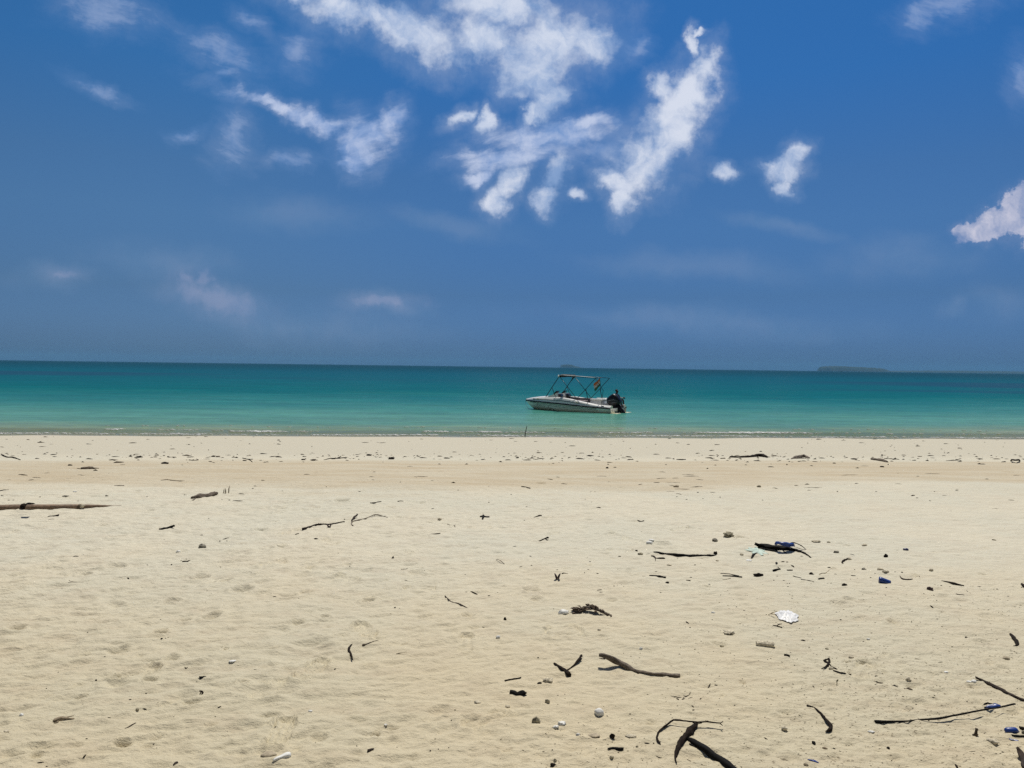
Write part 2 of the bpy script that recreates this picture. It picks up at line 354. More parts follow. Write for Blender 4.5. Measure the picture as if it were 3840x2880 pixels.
for (rg, x, y, w, dp) in [('B1', 140, 290, 150, .022), ('B1', 1380, 340, 120, .028), ('B1', 1020, 490, 180, .016), ('B1', 1290, 750, 150, .02), ('B1', 2105, 790, 110, .02), ('B1', 1060, 1300, 160, .022), ('B1', 690, 900, 110, .018),
    ('B1', 820, 205, 90, .018), ('B1', 1600, 210, 90, .018), ('B1', 1480, 35, 140, .022), ('B1', 1830, 180, 150, .018), ('B1', 1480, 560, 110, .012), ('B1', 1000, 60, 170, .012), ('B2', 540, 1240, 170, .014), ('B2', 1280, 430, 70, .016), ('B2', 1830, 170, 130, .016),
    ('B2', 970, 35, 120, .018), ('B2', 360, 225, 120, .018), ('B2', 590, 180, 90, .018), ('B2', 1030, 1205, 80, .022), ('B2', 350, 1350, 100, .012), ('B1', 1950, 490, 60, .016), ('B1', 680, 790, 130, .014), ('B1', 300, 1400, 120, .014), ('B1', 1350, 1220, 120, .014),
    ('A1', 120, 905, 70, .02), ('A1', 1015, 955, 130, .016), ('A1', 740, 1270, 130, .018), ('A1', 1000, 1210, 180, .016), ('A1', 1720, 1310, 170, .02), ('A1', 1950, 1340, 120, .02), ('A1', 790, 617, 90, .012), ('A1', 2090, 1420, 190, .02), ('A1', 890, 857, 90, .016), ('A1', 1300, 735, 80, .016),
    ('A2', 190, 745, 80, .02), ('A2', 205, 705, 130, .02), ('A2', 740, 645, 130, .022), ('A2', 325, 645, 80, .02), ('A2', 40, 900, 120, .022), ('A2', 215, 1048, 110, .018), ('A2', 465, 1235, 100, .02), ('A2', 660, 945, 70, .012), ('A2', 1160, 712, 90, .02), ('A2', 1240, 790, 110, .016), ('A2', 710, 735, 60, .014), ('A2', 1335, 1095, 60, .018), ('A2', 570, 1170, 110, .016), ('A2', 1380, 1270, 160, .016), ('A2', 1435, 665, 60, .016), ('A2', 430, 1450, 130, .014), ('A2', 780, 1205, 90, .014),
    ('A3', 245, 490, 110, .016), ('A3', 930, 530, 80, .014), ('A3', 660, 1200, 70, .014), ('A3', 370, 925, 90, .014), ('A3', 860, 940, 80, .014), ('A3', 300, 800, 120, .012), ('A3', 1290, 1030, 180, .016), ('A3', 1960, 958, 110, .016), ('A3', 1680, 1385, 90, .014), ('A3', 1690, 1080, 70, .01), ('A3', 170, 1420, 160, .014),
    ('A4', 1850, 1285, 70, .014), ('A4', 1880, 1063, 50, .012), ('A4', 1280, 1300, 80, .014), ('A4', 2090, 395, 130, .012), ('A4', 680, 1030, 90, .012),
    ('B3', 210, 20, 130, .014), ('B3', 860, 35, 110, .012), ('B3', 1780, 420, 140, .012), ('B3', 1990, 740, 70, .014), ('B4', 690, 555, 70, .018), ('B4', 840, 560, 130, .02), ('B4', 600, 60, 150, .012), ('B4', 1080, 225, 120, .012), ('B4', 1010, 645, 80, .01)]:
    c = crop(rg, x, y); r = w*.434/2/F*c.y
    stamp(c.x, c.y, r, r*random.uniform(.75, 1.3), random.uniform(-.4, .4), dent(dp*min(1.4, .45+.14*c.y)))
rr = random.Random(3)
for i in range(1500):
    y = 2.4+12.5*rr.random()**1.3; x = rr.uniform(-1, 1)*y*.85
    if rr.random() > (.95 if x < -.08*y else .45): continue
    r = rr.uniform(.02, .075)*(.8+y*.03)
    stamp(x, y, r*rr.uniform(1, 1.9), r*rr.uniform(.6, 1), rr.uniform(.0, .7), dent(rr.uniform(.002, .010)*(1 if y < 9 else .6)))
def zg(x, y):
    i = min(max(np.searchsorted(GX, x)-1, 0), len(GX)-2); j = min(max(np.searchsorted(GY, y)-1, 0), len(GY)-2)
    u = (x-GX[i])/(GX[i+1]-GX[i]); v = (y-GY[j])/(GY[j+1]-GY[j])
    return float((ZZ[j, i]*(1-u)+ZZ[j, i+1]*u)*(1-v)+(ZZ[j+1, i]*(1-u)+ZZ[j+1, i+1]*u)*v)
def gridmesh(name, gx, gy, X, Y, Z):
    nx, ny = len(gx), len(gy); me = bpy.data.meshes.new(name)
    me.vertices.add(nx*ny); me.vertices.foreach_set('co', np.stack([X, Y, Z], -1).astype(np.float32).ravel())
    idx = np.arange(nx*ny).reshape(ny, nx); q = np.stack([idx[:-1, :-1], idx[:-1, 1:], idx[1:, 1:], idx[1:, :-1]], -1).reshape(-1, 4)
    nf = len(q); me.loops.add(nf*4); me.loops.foreach_set('vertex_index', q.ravel().astype(np.int32))
    me.polygons.add(nf); me.polygons.foreach_set('loop_start', np.arange(0, nf*4, 4, dtype=np.int32))
    me.polygons.foreach_set('use_smooth', np.ones(nf, bool)); me.update(calc_edges=True); return me
def s_nodes(N):
    P = N.n('ShaderNodeNewGeometry').outputs['Position']; x, y, z = N.xyz(P)
    return P, x, y, z, N.m('SUBTRACT', y, N.m('MULTIPLY', N.m('TANH', N.m('DIVIDE', x, 60.)), SK*60))
def sand_mat():
    m, nt, out = newmat('sand'); N = NT(nt); P, x, y, z, s = s_nodes(N)
    p = N.n('ShaderNodeBsdfPrincipled'); nt.links.new(p.outputs[0], out.inputs[0])
    n1 = N.noise(P, .7, 4, .6); n2 = N.noise(N.vm('MULTIPLY', P, (1, 2.2, 1)), 3.2, 5, .6); n3 = N.noise(P, 260, 2, .7); n4 = N.noise(N.vm('MULTIPLY', P, (1, 1.6, 1)), 38, 5, .72)
    c = N.mix(N.smooth(n1, .35, .65), SAND_A, SAND_B)
    c = N.mix(N.m('MULTIPLY', N.smooth(n2, .45, .72), .5), c, SAND_C)
    # sand tint by distance: darker and yellower up close, paler further down
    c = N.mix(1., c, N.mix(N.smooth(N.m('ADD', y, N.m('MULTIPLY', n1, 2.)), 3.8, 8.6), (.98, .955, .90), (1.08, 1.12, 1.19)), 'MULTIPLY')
    # damp band just inside the debris line, with a ragged near edge
    e = N.m('MULTIPLY', N.m('SUBTRACT', N.noise(N.vm('MULTIPLY', P, (.16, .6, 1)), 1.0, 6, .65), .5), 8.5)
    se = N.m('ADD', s, e)
    band = N.m('MULTIPLY', N.smooth(se, 9.3, 11.6), N.smooth(N.m('ADD', s, N.m('MULTIPLY', e, .14)), 13.7, 14.5, 1, 0))
    bn = N.smooth(N.noise(N.vm('MULTIPLY', P, (.4, 2., 1)), 1.6, 4, .6), .3, .7, .45, 1.)
    c = N.mix(N.m('MULTIPLY', band, bn), c, SAND_D)
    fore = N.smooth(s, 14.0, 16.4); c = N.mix(N.m('MULTIPLY', fore, .85), c, SAND_E)
    wet = N.smooth(N.m('ADD', s, N.m('MULTIPLY', e, .10)), 26.1, 26.75)
    c = N.mix(wet, c, (.41, .365, .275))
    # grain and specks
    g = N.m('ADD', N.m('MULTIPLY', N.m('SUBTRACT', n3, .5), .5), N.m('MULTIPLY', N.m('SUBTRACT', n4, .5), .30))
    c = N.mix(1., c, N.mix(0., N.comb(N.m('ADD', g, 1.), N.m('ADD', g, 1.), N.m('ADD', g, 1.)), (1, 1, 1)), 'MULTIPLY')
    # darker grains and tiny stones showing in the crusty sand at the right foreground
    rg = N.m('MULTIPLY', N.smooth(N.m('ADD', N.m('ADD', N.m('MULTIPLY', x, .22), N.m('MULTIPLY', y, -.42)), N.m('MULTIPLY', n1, 1.3)), -.85, -.25), N.smooth(x, -.6, .6))
    sp = N.smooth(N.noise(N.vm('MULTIPLY', P, (1, 1.3, 1)), 46, 3, .6), .60, .68)
    c = N.mix(N.m('MULTIPLY', N.m('MULTIPLY', rg, sp), .8), c, (.15, .12, .075))
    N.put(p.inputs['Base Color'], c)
    N.put(p.inputs['Roughness'], N.mix(wet, (.95,)*3, (.18,)*3)); p.inputs['Specular IOR Level'].default_value = .25
    b1 = N.bump(n4, .75, .008); b2 = N.bump(N.noise(N.vm('MULTIPLY', P, (1, 1.8, 1)), 11, 5, .62), .85, .02, b1); b3 = N.bump(n3, .35, .0012, b2)
    N.put(p.inputs['Normal'], b3)
    return m
SAND_A = (.58, .515, .378); SAND_B = (.55, .503, .378); SAND_C = (.50, .43, .315); SAND_D = (.50, .42, .29); SAND_E = (.53, .49, .385)
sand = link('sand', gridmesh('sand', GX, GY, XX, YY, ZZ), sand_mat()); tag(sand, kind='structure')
# ------------------------------------------------------------------ the sea
wx = axis(-9000, 9000, -22, 30, .16, .05); wy = [15.]
while wy[-1] < 9000: wy.append(wy[-1]+(.055 if wy[-1] < 33 else max(.055, .0035*wy[-1] if wy[-1] < 90 else .04*wy[-1])))
wy = np.array(wy); WX, WY = np.meshgrid(wx, wy); ws = sdist(WX, WY); WZ = np.zeros_like(WX)
nr = np.clip(1-(ws-60)/40, 0, 1)*np.clip((ws-27)/6, 0, 1)
lm = np.abs(WX) < 200
WZ += nr*lm*(.016*perlin(WX/2.6, WY/.9)+.010*perlin(WX/1.0+4, WY/.42)+.006*perlin(WX/.5, WY/.23+8))
# small breaking wavelets on the shore
wob = .55*perlin(WX/5.5+1, WY*0+.3)+.25*perlin(WX/1.7, WY*0+5.5)
strg = np.clip(.55+1.2*perlin(WX/7+9, WY*0+2.2), .08, 1.2)
wv = lambda c, h, w: h*np.where(ws+wob < c, np.exp(-((ws+wob-c)/(w*.55))**2), np.exp(-((ws+wob-c)/(w*1.6))**2))
WZ += lm*(wv(28.6, .055, .5)*strg+wv(30.6, .035, .7)*np.clip(1.1-strg, .1, 1)+wv(27.1, .018, .35))
WZ += lm*np.clip((30-ws)/2, 0, 1)*(.006*perlin(WX/.6, WY/.25)+.004*perlin(WX/.3, WY/.14+3))
WZ -= lm*.012*np.clip((27.6-ws)/1.2, 0, 1)*perlin(WX/3.2, WY*0+7)
def sea_mat():
    m, nt, out = newmat('sea_water'); N = NT(nt); P, x, y, z, s = s_nodes(N)
    t = N.m('DIVIDE', S0, N.m('MAXIMUM', s, 20.))
    nb = N.noise(N.vm('MULTIPLY', P, (.06, .10, 0)), 1., 4, .55); nl = N.noise(N.vm('MULTIPLY', P, (.012, .045, 0)), 1., 4, .6)
    t2 = N.m('ADD', t, N.m('MULTIPLY', N.m('MULTIPLY', N.m('SUBTRACT', nb, .5), .26), N.smooth(t, .02, .3)))
    c = N.ramp(t2, SEA)
    # darker patches where weed grows on the bottom
    lg = N.m('LOGARITHM', N.m('MAXIMUM', y, 1.), 2.718)
    ang = N.m('DIVIDE', x, N.m('MAXIMUM', y, 1.))
    def patch(cx, cy, rx, ry):
        a = N.m('DIVIDE', N.m('SUBTRACT', x, cx), rx); b = N.m('DIVIDE', N.m('SUBTRACT', y, cy), ry)
        r = N.m('SQRT', N.m('ADD', N.m('MULTIPLY', a, a), N.m('MULTIPLY', b, b)))
        return N.smooth(N.m('ADD', r, N.m('MULTIPLY', N.m('SUBTRACT', nl, .5), 1.2)), .55, 1.1, 1, 0)
    dk = N.m('MAXIMUM', N.m('MAXIMUM', patch(-112, 150, 60, 34), patch(122, 150, 66, 55)), N.m('MAXIMUM', N.m('MULTIPLY', patch(75, 100, 40, 9), .6), N.m('MULTIPLY', patch(-20, 130, 40, 14), .25)))
    c = N.mix(N.m('MULTIPLY', dk, .95), c, (.010, .075, .13))
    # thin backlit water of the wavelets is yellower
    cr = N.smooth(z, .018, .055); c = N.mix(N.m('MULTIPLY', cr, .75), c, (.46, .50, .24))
    # waves: bump stretched along the shore, broad far out and fine close in
    w1 = N.noise(N.vm('MULTIPLY', P, (.9, 2.6, 0)), 1.0, 4, .6); w2 = N.noise(N.vm('MULTIPLY', P, (3.5, 9., 0)), 1.0, 4, .6); w3 = N.noise(N.vm('MULTIPLY', P, (.12, .5, 0)), 1.0, 4, .62)
    nrm = N.bump(w3, 1., .35, N.bump(w1, .6, .05, N.bump(w2, .8, .018)))
    df = N.n('ShaderNodeBsdfDiffuse'); N.put(df.inputs[0], N.mix(1., N.mix(1., c, N.ramp(w3, [(.3, .80), (.7, 1.12)]), 'MULTIPLY'), N.mix(N.smooth(s, 60., 160.), N.ramp(w1, [(.35, .84), (.65, 1.10)]), (1, 1, 1)), 'MULTIPLY'))  # ripple shading put into the diffuse colour: lighter crests, darker troughs
    tl = N.n('ShaderNodeBsdfTranslucent'); N.put(tl.inputs[0], c); dm = N.n('ShaderNodeMixShader'); N.put(dm.inputs[0], N.smooth(s, 27., 40., .5, .15)); nt.links.new(df.outputs[0], dm.inputs[1]); nt.links.new(tl.outputs[0], dm.inputs[2])
    gl = N.n('ShaderNodeBsdfGlossy'); gl.inputs['Roughness'].default_value = .07; N.put(gl.inputs['Normal'], nrm); gl.inputs['Color'].default_value = (.95, 1, .97, 1)
    fr = N.n('ShaderNodeFresnel'); fr.inputs[0].default_value = 1.333; N.put(fr.inputs['Normal'], nrm)
    fac = N.m('MINIMUM', N.m('MULTIPLY', fr.outputs[0], .55), N.smooth(s, 34., 75., .44, .18))
    ms = N.n('ShaderNodeMixShader'); N.put(ms.inputs[0], fac); nt.links.new(dm.outputs[0], ms.inputs[1]); nt.links.new(gl.outputs[0], ms.inputs[2])
    # shallow edge: see the bottom through
    tr = N.n('ShaderNodeBsdfTransparent'); tr.inputs[0].default_value = (.90, .95, .90, 1)
    ml = N.n('ShaderNodeMixShader'); N.put(ml.inputs[0], N.smooth(s, 26.4, 30.5, .10, 1.))
    t3 = N.n('ShaderNodeMixShader'); N.put(t3.inputs[0], fac); nt.links.new(tr.outputs[0], t3.inputs[1]); nt.links.new(gl.outputs[0], t3.inputs[2])
    nt.links.new(t3.outputs[0], ml.inputs[1]); nt.links.new(ms.outputs[0], ml.inputs[2]); nt.links.new(ml.outputs[0], out.inputs[0])
    return m
SEA = [(0, (.0, .04, .068)), (.03, (.0, .052, .082)), (.11, (.0, .094, .142)), (.243, (.0, .122, .154)), (.375, (.0, .145, .158)), (.505, (.024, .215, .196)), (.635, (.075, .29, .232)), (.8, (.17, .41, .31)), (.9, (.38, .52, .34)), (1, (.56, .56, .40))]
sea = link('sea', gridmesh('sea', wx, wy, WX, WY, WZ), sea_mat()); tag(sea, kind='structure')
# foam on the wavelets
fm = MB(); rr = random.Random(5)
def zsea(x, y):
    i = np.searchsorted(wx, x); j = np.searchsorted(wy, y); return float(WZ[j, i])
for (x0, x1, n, c) in [(7.6, 10.6, 420, 28.7), (6.9, 11.5, 90, 28.5), (-2.6, 1.2, 70, 28.5), (-9.6, -8.4, 120, 28.6), (-12.6, -7, 60, 28.6), (-14.4, -13.9, 40, 28.6), (-3.2, -2.4, 50, 28.6), (-1.2, -.4, 50, 28.6), (3.2, 5.3, 40, 28.6), (10, 20, 50, 28.6), (-18, 22, 240, 27.15), (-16, 20, 60, 30.6)]+[(a, a+w_, int(w_*26), 27.0+o_) for a, w_, o_ in ((-17, 3.5, .1), (-12.5, 2, .0), (-7, 4.5, .15), (-1, 3, .05), (4, 5, .2), (11, 3, .05), (15.5, 4, .12))]:
    for k in range(n):
        x = rr.uniform(x0, x1) if n < 100 or x1-x0 > 30 or 26.9 < c < 27.3 else rr.gauss((x0+x1)/2, (x1-x0)/3.4)
        if abs(x) > 22: continue
        sw = float(.55*perlin(np.array(x/5.5+1), np.array(.3))+.25*perlin(np.array(x/1.7), np.array(5.5)))
        y = c+SK*60*math.tanh(x/60)-sw+rr.gauss(-.05, .10); zz = zsea(x, y)+.004; L = rr.uniform(.03, .13); h = rr.uniform(.006, .022)
        pts = [(x-L, y, zz), (x, y+rr.uniform(-.02, .02), zz+h*.5), (x+L, y, zz)]
        fm.tube([(a, b, cc) for a, b, cc in pts], [h*.3, h, h*.3], 5, .8, .3, k)
fo = fm.obj('foam', pbr('foam', (.80, .82, .80), .7, .05, 30)); tag(fo, kind='stuff')
# ------------------------------------------------------------------ islands and the air
isl = pbr('island_forest', (.022, .040, .026), .9, .4, .02, col2=(.035, .04, .03), spec=.1)
def island(px0, px1, top, dist, depth, prof, seed):
    dv0, dv1 = ray(px0*1.736, 1390), ray(px1*1.736, 1390); x0, x1 = dv0.x/dv0.y*dist, dv1.x/dv1.y*dist
    n, m = 110, 14; v = []; f = []
    hmax = top*1.736/F*dist+1.2
    for j in range(m+1):
        b = j/m; y = dist+(b-.5)*depth
        for i in range(n+1):
            a = i/n; h = np.interp(a, [p[0] for p in prof], [p[1] for p in prof])
            e = min(1, 6*min(b, 1-b)+.0)**.5*(1 if 0 < i < n else 0)
            nz = mnoise.noise(Vector((a*26+seed, b*4, seed)))*.12+mnoise.noise(Vector((a*70+seed, b*9, seed)))*.12
            v.append((x0+(x1-x0)*a, y, hmax*e*max(.0, h+nz*min(1, h*3))-.4))
    for j in range(m):
        for i in range(n): a = j*(n+1)+i; f.append((a, a+1, a+n+2, a+n+1))
    o = link('island', mesh('island', v, f), isl); tag(o, kind='structure'); return o
island(1780, 1912, 10.5, 8200, 420, [(0, .55), (.02, .8), (.12, 1), (.3, .93), (.5, .84), (.7, .76), (.85, .66), (.93, .35), (1, 0)], 1)
island(1211, 1256, 6.5, 8800, 200, [(0, .5), (.06, .85), (.3, 1), (.55, .9), (.65, .5), (.85, .3), (1, 0)], 2)
island(1915, 2330, 4.5, 9300, 500, [(0, 0), (.05, .45), (.2, .8), (.5, 1), (.8, .9), (1, .8)], 3)
def haze():
    m, nt, out = newmat('haze_air'); v = nt.nodes.new('ShaderNodeVolumePrincipled'); v.inputs['Color'].default_value = HAZE_C+(1,); v.inputs['Density'].default_value = HAZE_D
    nt.links.new(v.outputs[0], out.inputs['Volume'])
    b = MB(); b.box(-9600, 9600, -3400, 9600, -5, 75); o = b.obj('haze', m, smooth=False); tag(o, kind='stuff')
    m.cycles.homogeneous_volume = True if hasattr(m.cycles, 'homogeneous_volume') else None
HAZE_C = (.24, .62, 1.0); HAZE_D = 6.2e-5
# ------------------------------------------------------------------ the motor boat
M_gel = pbr('white_gelcoat', (.80, .80, .76), .28, .06, 3, spec=.5)
def hull_mat():
    m, nt, out = newmat('hull_gelcoat'); N = NT(nt); p = N.n('ShaderNodeBsdfPrincipled'); nt.links.new(p.outputs[0], out.inputs[0])
    P = N.n('ShaderNodeTexCoord').outputs['Object']; x, y, z = N.xyz(P)
    n = N.noise(N.vm('MULTIPLY', P, (2, 2, 7)), 1.5, 5, .6)
    # yellowish stain and the water's greenish bounce light painted up from the waterline
    st = N.smooth(N.m('ADD', z, N.m('MULTIPLY', N.m('SUBTRACT', n, .5), .22)), .02, .33, 1, 0)
    N.put(p.inputs['Base Color'], N.mix(N.m('MULTIPLY', st, .85), (.82, .81, .73), (.48, .45, .17))); p.inputs['Roughness'].default_value = .3
    return m
M_hull = hull_mat(); M_black = pbr('black_rubber', (.012, .012, .014), .5, .2, 12); M_cowl = pbr('black_engine_paint', (.007, .008, .011), .38, .2, 6, spec=.35)
M_ves = pbr('mauve_vinyl', (.22, .17, .18), .6, .15, 9); M_tube = pbr('dark_steel_tube', (.035, .05, .06), .35, .2, 8, metal=.6); M_cvs = pbr('dark_canvas', (.012, .010, .010), .8, .3, 18, .3)
M_pale = pbr('pale_canvas', (.55, .56, .54), .8, .1, 14); M_smoke = pbr('smoked_screen', (.03, .022, .022), .12, .2, 5); M_floor = pbr('cockpit_floor', (.34, .33, .31), .7, .2, 12)
M_grey = pbr('grey_decal', (.22, .25, .30), .4, .1, 10); M_cream = pbr('cream_plastic', (.55, .52, .33), .45, .1, 10); M_prop = pbr('pale_metal', (.55, .53, .40), .35, .15, 9, metal=.3)
BO = Vector((5.86, 42.15, -.09)); BA = math.atan2(.530, -.848)
boat = empty('motor_boat', BO, 'white motor boat with dark stripes and a bare folding canopy frame, moored in the shallows', 'boat', rz=BA)
boat.rotation_euler = (R(0), R(-.1), BA); boat.scale = (1.03, 1, 1)
ip = lambda x, t: float(np.interp(x, [a for a, b in t], [b for a, b in t]))
hb = lambda x: (1.06+.06*min(1, x/1.8)) * (1-max(0, (x-1.8)/3.95)**2.5)+.015
zr = lambda x: ip(x, [(0, .35), (1.5, .42), (3, .50), (4.5, .55), (5.75, .57)])
zd = lambda x: ip(x, [(0, .50), (.7, .52), (1.5, .64), (2.4, .79), (3, .86), (4, .85), (4.8, .78), (5.4, .69), (5.75, .60)])
zk = lambda x: ip(x, [(0, -.3), (3.5, -.3), (4.7, -.14), (5.2, .06), (5.55, .32), (5.75, .54)])
bc = lambda x: hb(x)*ip(x, [(0, .92), (3, .86), (4.5, .68), (5.4, .45), (5.75, .3)])
zc = lambda x: ip(x, [(0, .0), (3, .03), (4.5, .16), (5.4, .38), (5.75, .555)])
XS = [0, .3, .7, 1.2, 1.8, 2.4, 3.0, 3.5, 4.0, 4.4, 4.8, 5.1, 5.35, 5.55, 5.68, 5.75]
def side_pt(x, k):  # k in 0..1 from chine to rail on the hull side
    y = bc(x)+(hb(x)-bc(x))*(k**.7); return y, zc(x)+(zr(x)-zc(x))*k
h = MB(); rings = []
for x in XS:
    half = [(0, zk(x)), (bc(x)*.55, zk(x)*.45+zc(x)*.55-.02), (bc(x), zc(x))]+[side_pt(x, k) for k in (.25, .5, .75, 1)]
    rings.append([(x, y, z) for y, z in reversed(half)]+[(x, -y, z) for y, z in half[1:]])
h.loft(rings, False); h.f.append(tuple(range(len(rings[0])))); h.mi.append(0)
hull = h.obj('hull', M_hull, boat)
def strip(name, fn, xs, z_off, th, mat, par, proud=.006):
    b = MB()
    for sgn in (1, -1):
        b.loft([[(x, sgn*(fn(x, -th)[0]+.001), fn(x, -th)[1]), (x, sgn*(fn(x, -th*.6)[0]+proud), fn(x, -th*.6)[1]), (x, sgn*(fn(x, th*.6)[0]+proud), fn(x, th*.6)[1]), (x, sgn*(fn(x, th)[0]+.001), fn(x, th)[1])] for x in xs], False)
    return b.obj(name, mat, par)
def rail_fn(x, o): return (hb(x)+.012, zr(x)+o)
def low_fn(k):
    return lambda x, o: side_pt(x, min(.97, max(0.02, k+o/max(.05, zr(x)-zc(x)))))
XR = list(np.linspace(0, 5.74, 34))
strip('rub_rail', rail_fn, XR, 0, .040, M_black, boat, .028)
for k, t, x0, x1 in ((.80, .013, .8, 5.5), (.63, .010, .7, 5.35)): strip('hull_stripe', low_fn(k), list(np.linspace(x0, x1, 28)), 0, t, M_black, hull)
# deck: coaming, foredeck with crown
d = MB()
bi = lambda x: hb(x)*.70
for sgn in (1, -1):
    rs = []
    for x in [q for q in XS if q < 3.4]+[3.45]:
        pts = [(hb(x), zr(x)+.02), (hb(x)*.985, zr(x)+.07), (hb(x)*.93, zd(x)-.05), (hb(x)*.86, zd(x)), (bi(x)+.05, zd(x)), (bi(x), zd(x)-.03), (bi(x)-.01, .14)]
        rs.append([(x, sgn*y, z) for y, z in pts])
    d.loft(rs, False, False, False); d.f.append(tuple(len(d.v)-len(rs)*7+i for i in range(7))); d.mi.append(0)
rs = []
for x in [3.45]+[q for q in XS if q > 3.4]:
    half = [(hb(x), zr(x)+.02), (hb(x)*.985, zr(x)+min(.07, (zd(x)-zr(x))*.3)), (hb(x)*.90, zd(x)-.03), (hb(x)*.78, zd(x)), (hb(x)*.4, zd(x)+.03), (0, zd(x)+.045)]
    rs.append([(x, y, z) for y, z in half]+[(x, -y, z) for y, z in reversed(half[:-1])])
d.loft(rs, False); deck = d.obj('deck', M_gel, boat)
strip('deck_stripe', lambda x, o: (hb(x)*(.985-.055*.45)+.003, zr(x)+.07+(zd(x)-.05-zr(x)-.07)*.45+o), list(np.linspace(1.2, 5.0, 24)), 0, .014, M_black, deck)
b = MB(); b.loft([[(x, y*bi(x)*.99, .15) for y in (-1, -.5, 0, .5, 1)] for x in (0.04, .7, 1.5, 2.4, 3.0, 3.45)], False); b.loft([[(3.44, y*bi(3.4), z) for y in (-1, 0, 1)] for z in (.15, .84)], False); b.obj('cockpit_floor', M_floor, boat)
for (x0, x1, y0, y1, z0, z1) in ((1.02, 1.75, -.74, -.12, .16, .70), (2.1, 2.6, .15, .70, .16, .58), (2.1, 2.6, -.70, -.15, .16, .58)):
    b = MB(); b.box(x0, x1, y0, y1, z0, z1, .04); s_ = b.obj('seat', M_gel if x0 < 2 else M_ves, boat)
    b = MB(); b.box(x0-.01, x1+.01, y0-.01, y1+.01, z1+.002, z1+.10, .04); b.obj('cushion', M_gel if x0 < 2 else M_ves, s_)
b = MB(); b.box(1.8, 3.2, -.765, -.70, .20, .80, .03); b.obj('side_panel', M_ves, boat)
b = MB(); b.box(1.03, 1.72, -1.0, -.80, .60, .83, .05); b.obj('stern_cushion', M_gel, boat)
for sgn in (1, -1):
    yc = .46*sgn; b = MB()
    b.loft([[(3.95, yc+dy*.30, .86), (3.42, yc+dy*.27, 1.06), (3.34, yc+dy*.26, 1.06), (3.28, yc+dy*.28, .60)] for dy in (-1, -.8, .8, 1)], False)
    b.f += [tuple(range(4)), tuple(range(12, 16))]; b.mi += [0, 0]
    c = b.obj('console', M_gel, boat, smooth=False)
    b = MB(); b.box(3.225, 3.262, yc-.25, yc+.25, .72, 1.02, .01); b.obj('dashboard', M_smoke, c)
    b = MB(); b.loft([[(3.64, yc+dy*.24, .995), (3.44, yc+dy*.22, 1.20), (3.425, yc+dy*.22, 1.20), (3.60, yc+dy*.24, .99)] for dy in (-1, 0, 1)], True, True, True); b.obj('windscreen', M_smoke, c)
b = MB(); ring = [(3.12+.03*math.cos(a), -.46+.15*math.cos(a), .80+.15*math.sin(a)) for a in np.linspace(0, 2*math.pi, 20)]; b.tube(ring, .012, 6); b.tube([(3.12, -.46, .80), (3.25, -.46, .82)], .02, 6); b.obj('steering_wheel', M_black, boat)
# folding canopy
FA, FW = -.28, .90
class FMB(MB):
    def tube(s, pts, *a, **k): MB.tube(s, [(p[0]+FA if abs(p[0]-.6) > .01 else p[0], p[1]*FW/.78, p[2]) for p in pts], *a, **k)
fr = FMB(); T = .017
for sgn in (1, -1):
    y = .78*sgn
    fr.tube([(4.25, y*.98, .84), (3.85, y, 1.42), (3.42, y, 2.03)], T*1.25, 8); fr.tube([(2.34, y, .80), (1.8, y, 1.36), (1.24, y, 1.96)], T, 8)
    fr.tube([(3.40, y, 2.02), (2.85, y, 1.40), (2.32, y, .78)], T, 8); fr.tube([(3.86, y, 1.40), (3.63, y, .86)], T, 8); fr.tube([(1.80, y, 1.36), (1.64, y, .66)], T*1.2, 8)
    fr.tube([(3.42, y, 2.03), (2.3, y, 2.02), (1.24, y, 1.965)], T*.75, 8)
    if sgn > 0: fr.tube([(1.24, y, 1.96), (.78, y, 1.32), (.60, y, .53)], T*.8, 8)
fr.tube([(1.24, -.78, 1.965), (1.24, 0, 2.0), (1.24, .78, 1.965)], T, 8); fr.tube([(3.42, -.78, 2.03), (3.42, 0, 2.06), (3.42, .78, 2.03)], T, 8)
bf = fr.obj('canopy_frame', M_tube, boat)
b = FMB(); b.tube([(3.42, .80, 2.04), (3.41, .4, 2.06), (3.40, 0, 2.075), (3.41, -.4, 2.06), (3.42, -.82, 2.03)], [.055, .085, .08, .085, .085], 10, 1, .25, 4); b.tube([(3.43, -.80, 2.02), (3.62, -.79, 1.74)], [.06, .02], 8); b.obj('rolled_canopy', M_cvs, boat)
b = MB(); b.loft([[(x+FA, y*FW/.78, 2.045+dz+.02*(1-(y/.8)**2)) for x, dz in ((3.48, .04), (3.2, .055), (2.6, .02), (2.1, .0), (1.6, -.03), (1.3, -.045))] for y in (.66, .72, .77, .80)], False)
o = b.obj('canopy_strip', M_pale, boat); o.modifiers.new('thickness', 'SOLIDIFY').thickness = .012
b = FMB(); b.tube([(3.46, .83, 2.03), (3.40, .83, 2.06)], [.05, .05], 10); b.obj('frame_knuckle', M_gel, bf)
# fittings and marks on the near side
for x, mt in ((.45, M_black), (1.95, M_cream), (4.95, M_black), (4.62, M_cream)):
    for sgn in (1, -1):
        b = MB(); y = sgn*(hb(x)*.95); z = zr(x)+(zd(x)-zr(x))*.62; b.box(x-.06, x+.06, y-.03, y+.03, z-.025, z+.03, .01); b.obj('cleat', mt, boat)
def mark(name, pts, k0, mat, th):   # a line of small lettering or an emblem laid on the hull side: (x, k) points
    b = MB(); q = []
    for x, k in pts: y, z = side_pt(x, k); q.append((x, y+.004, z))
    b.tube(q, th, 6, 1); return b.obj(name, mat, hull)
for x in (4.70, 3.83): mark('emblem', [(x-.03, .42), (x+.03, .42)], 0, M_black, .028)
for x0, x1 in ((4.55, 4.40), (4.37, 4.33), (4.28, 4.20), (4.13, 4.10)): mark('registration_mark', [(x0, .44), ((x0+x1)/2, .45), (x1, .43)], 0, M_black, .012)
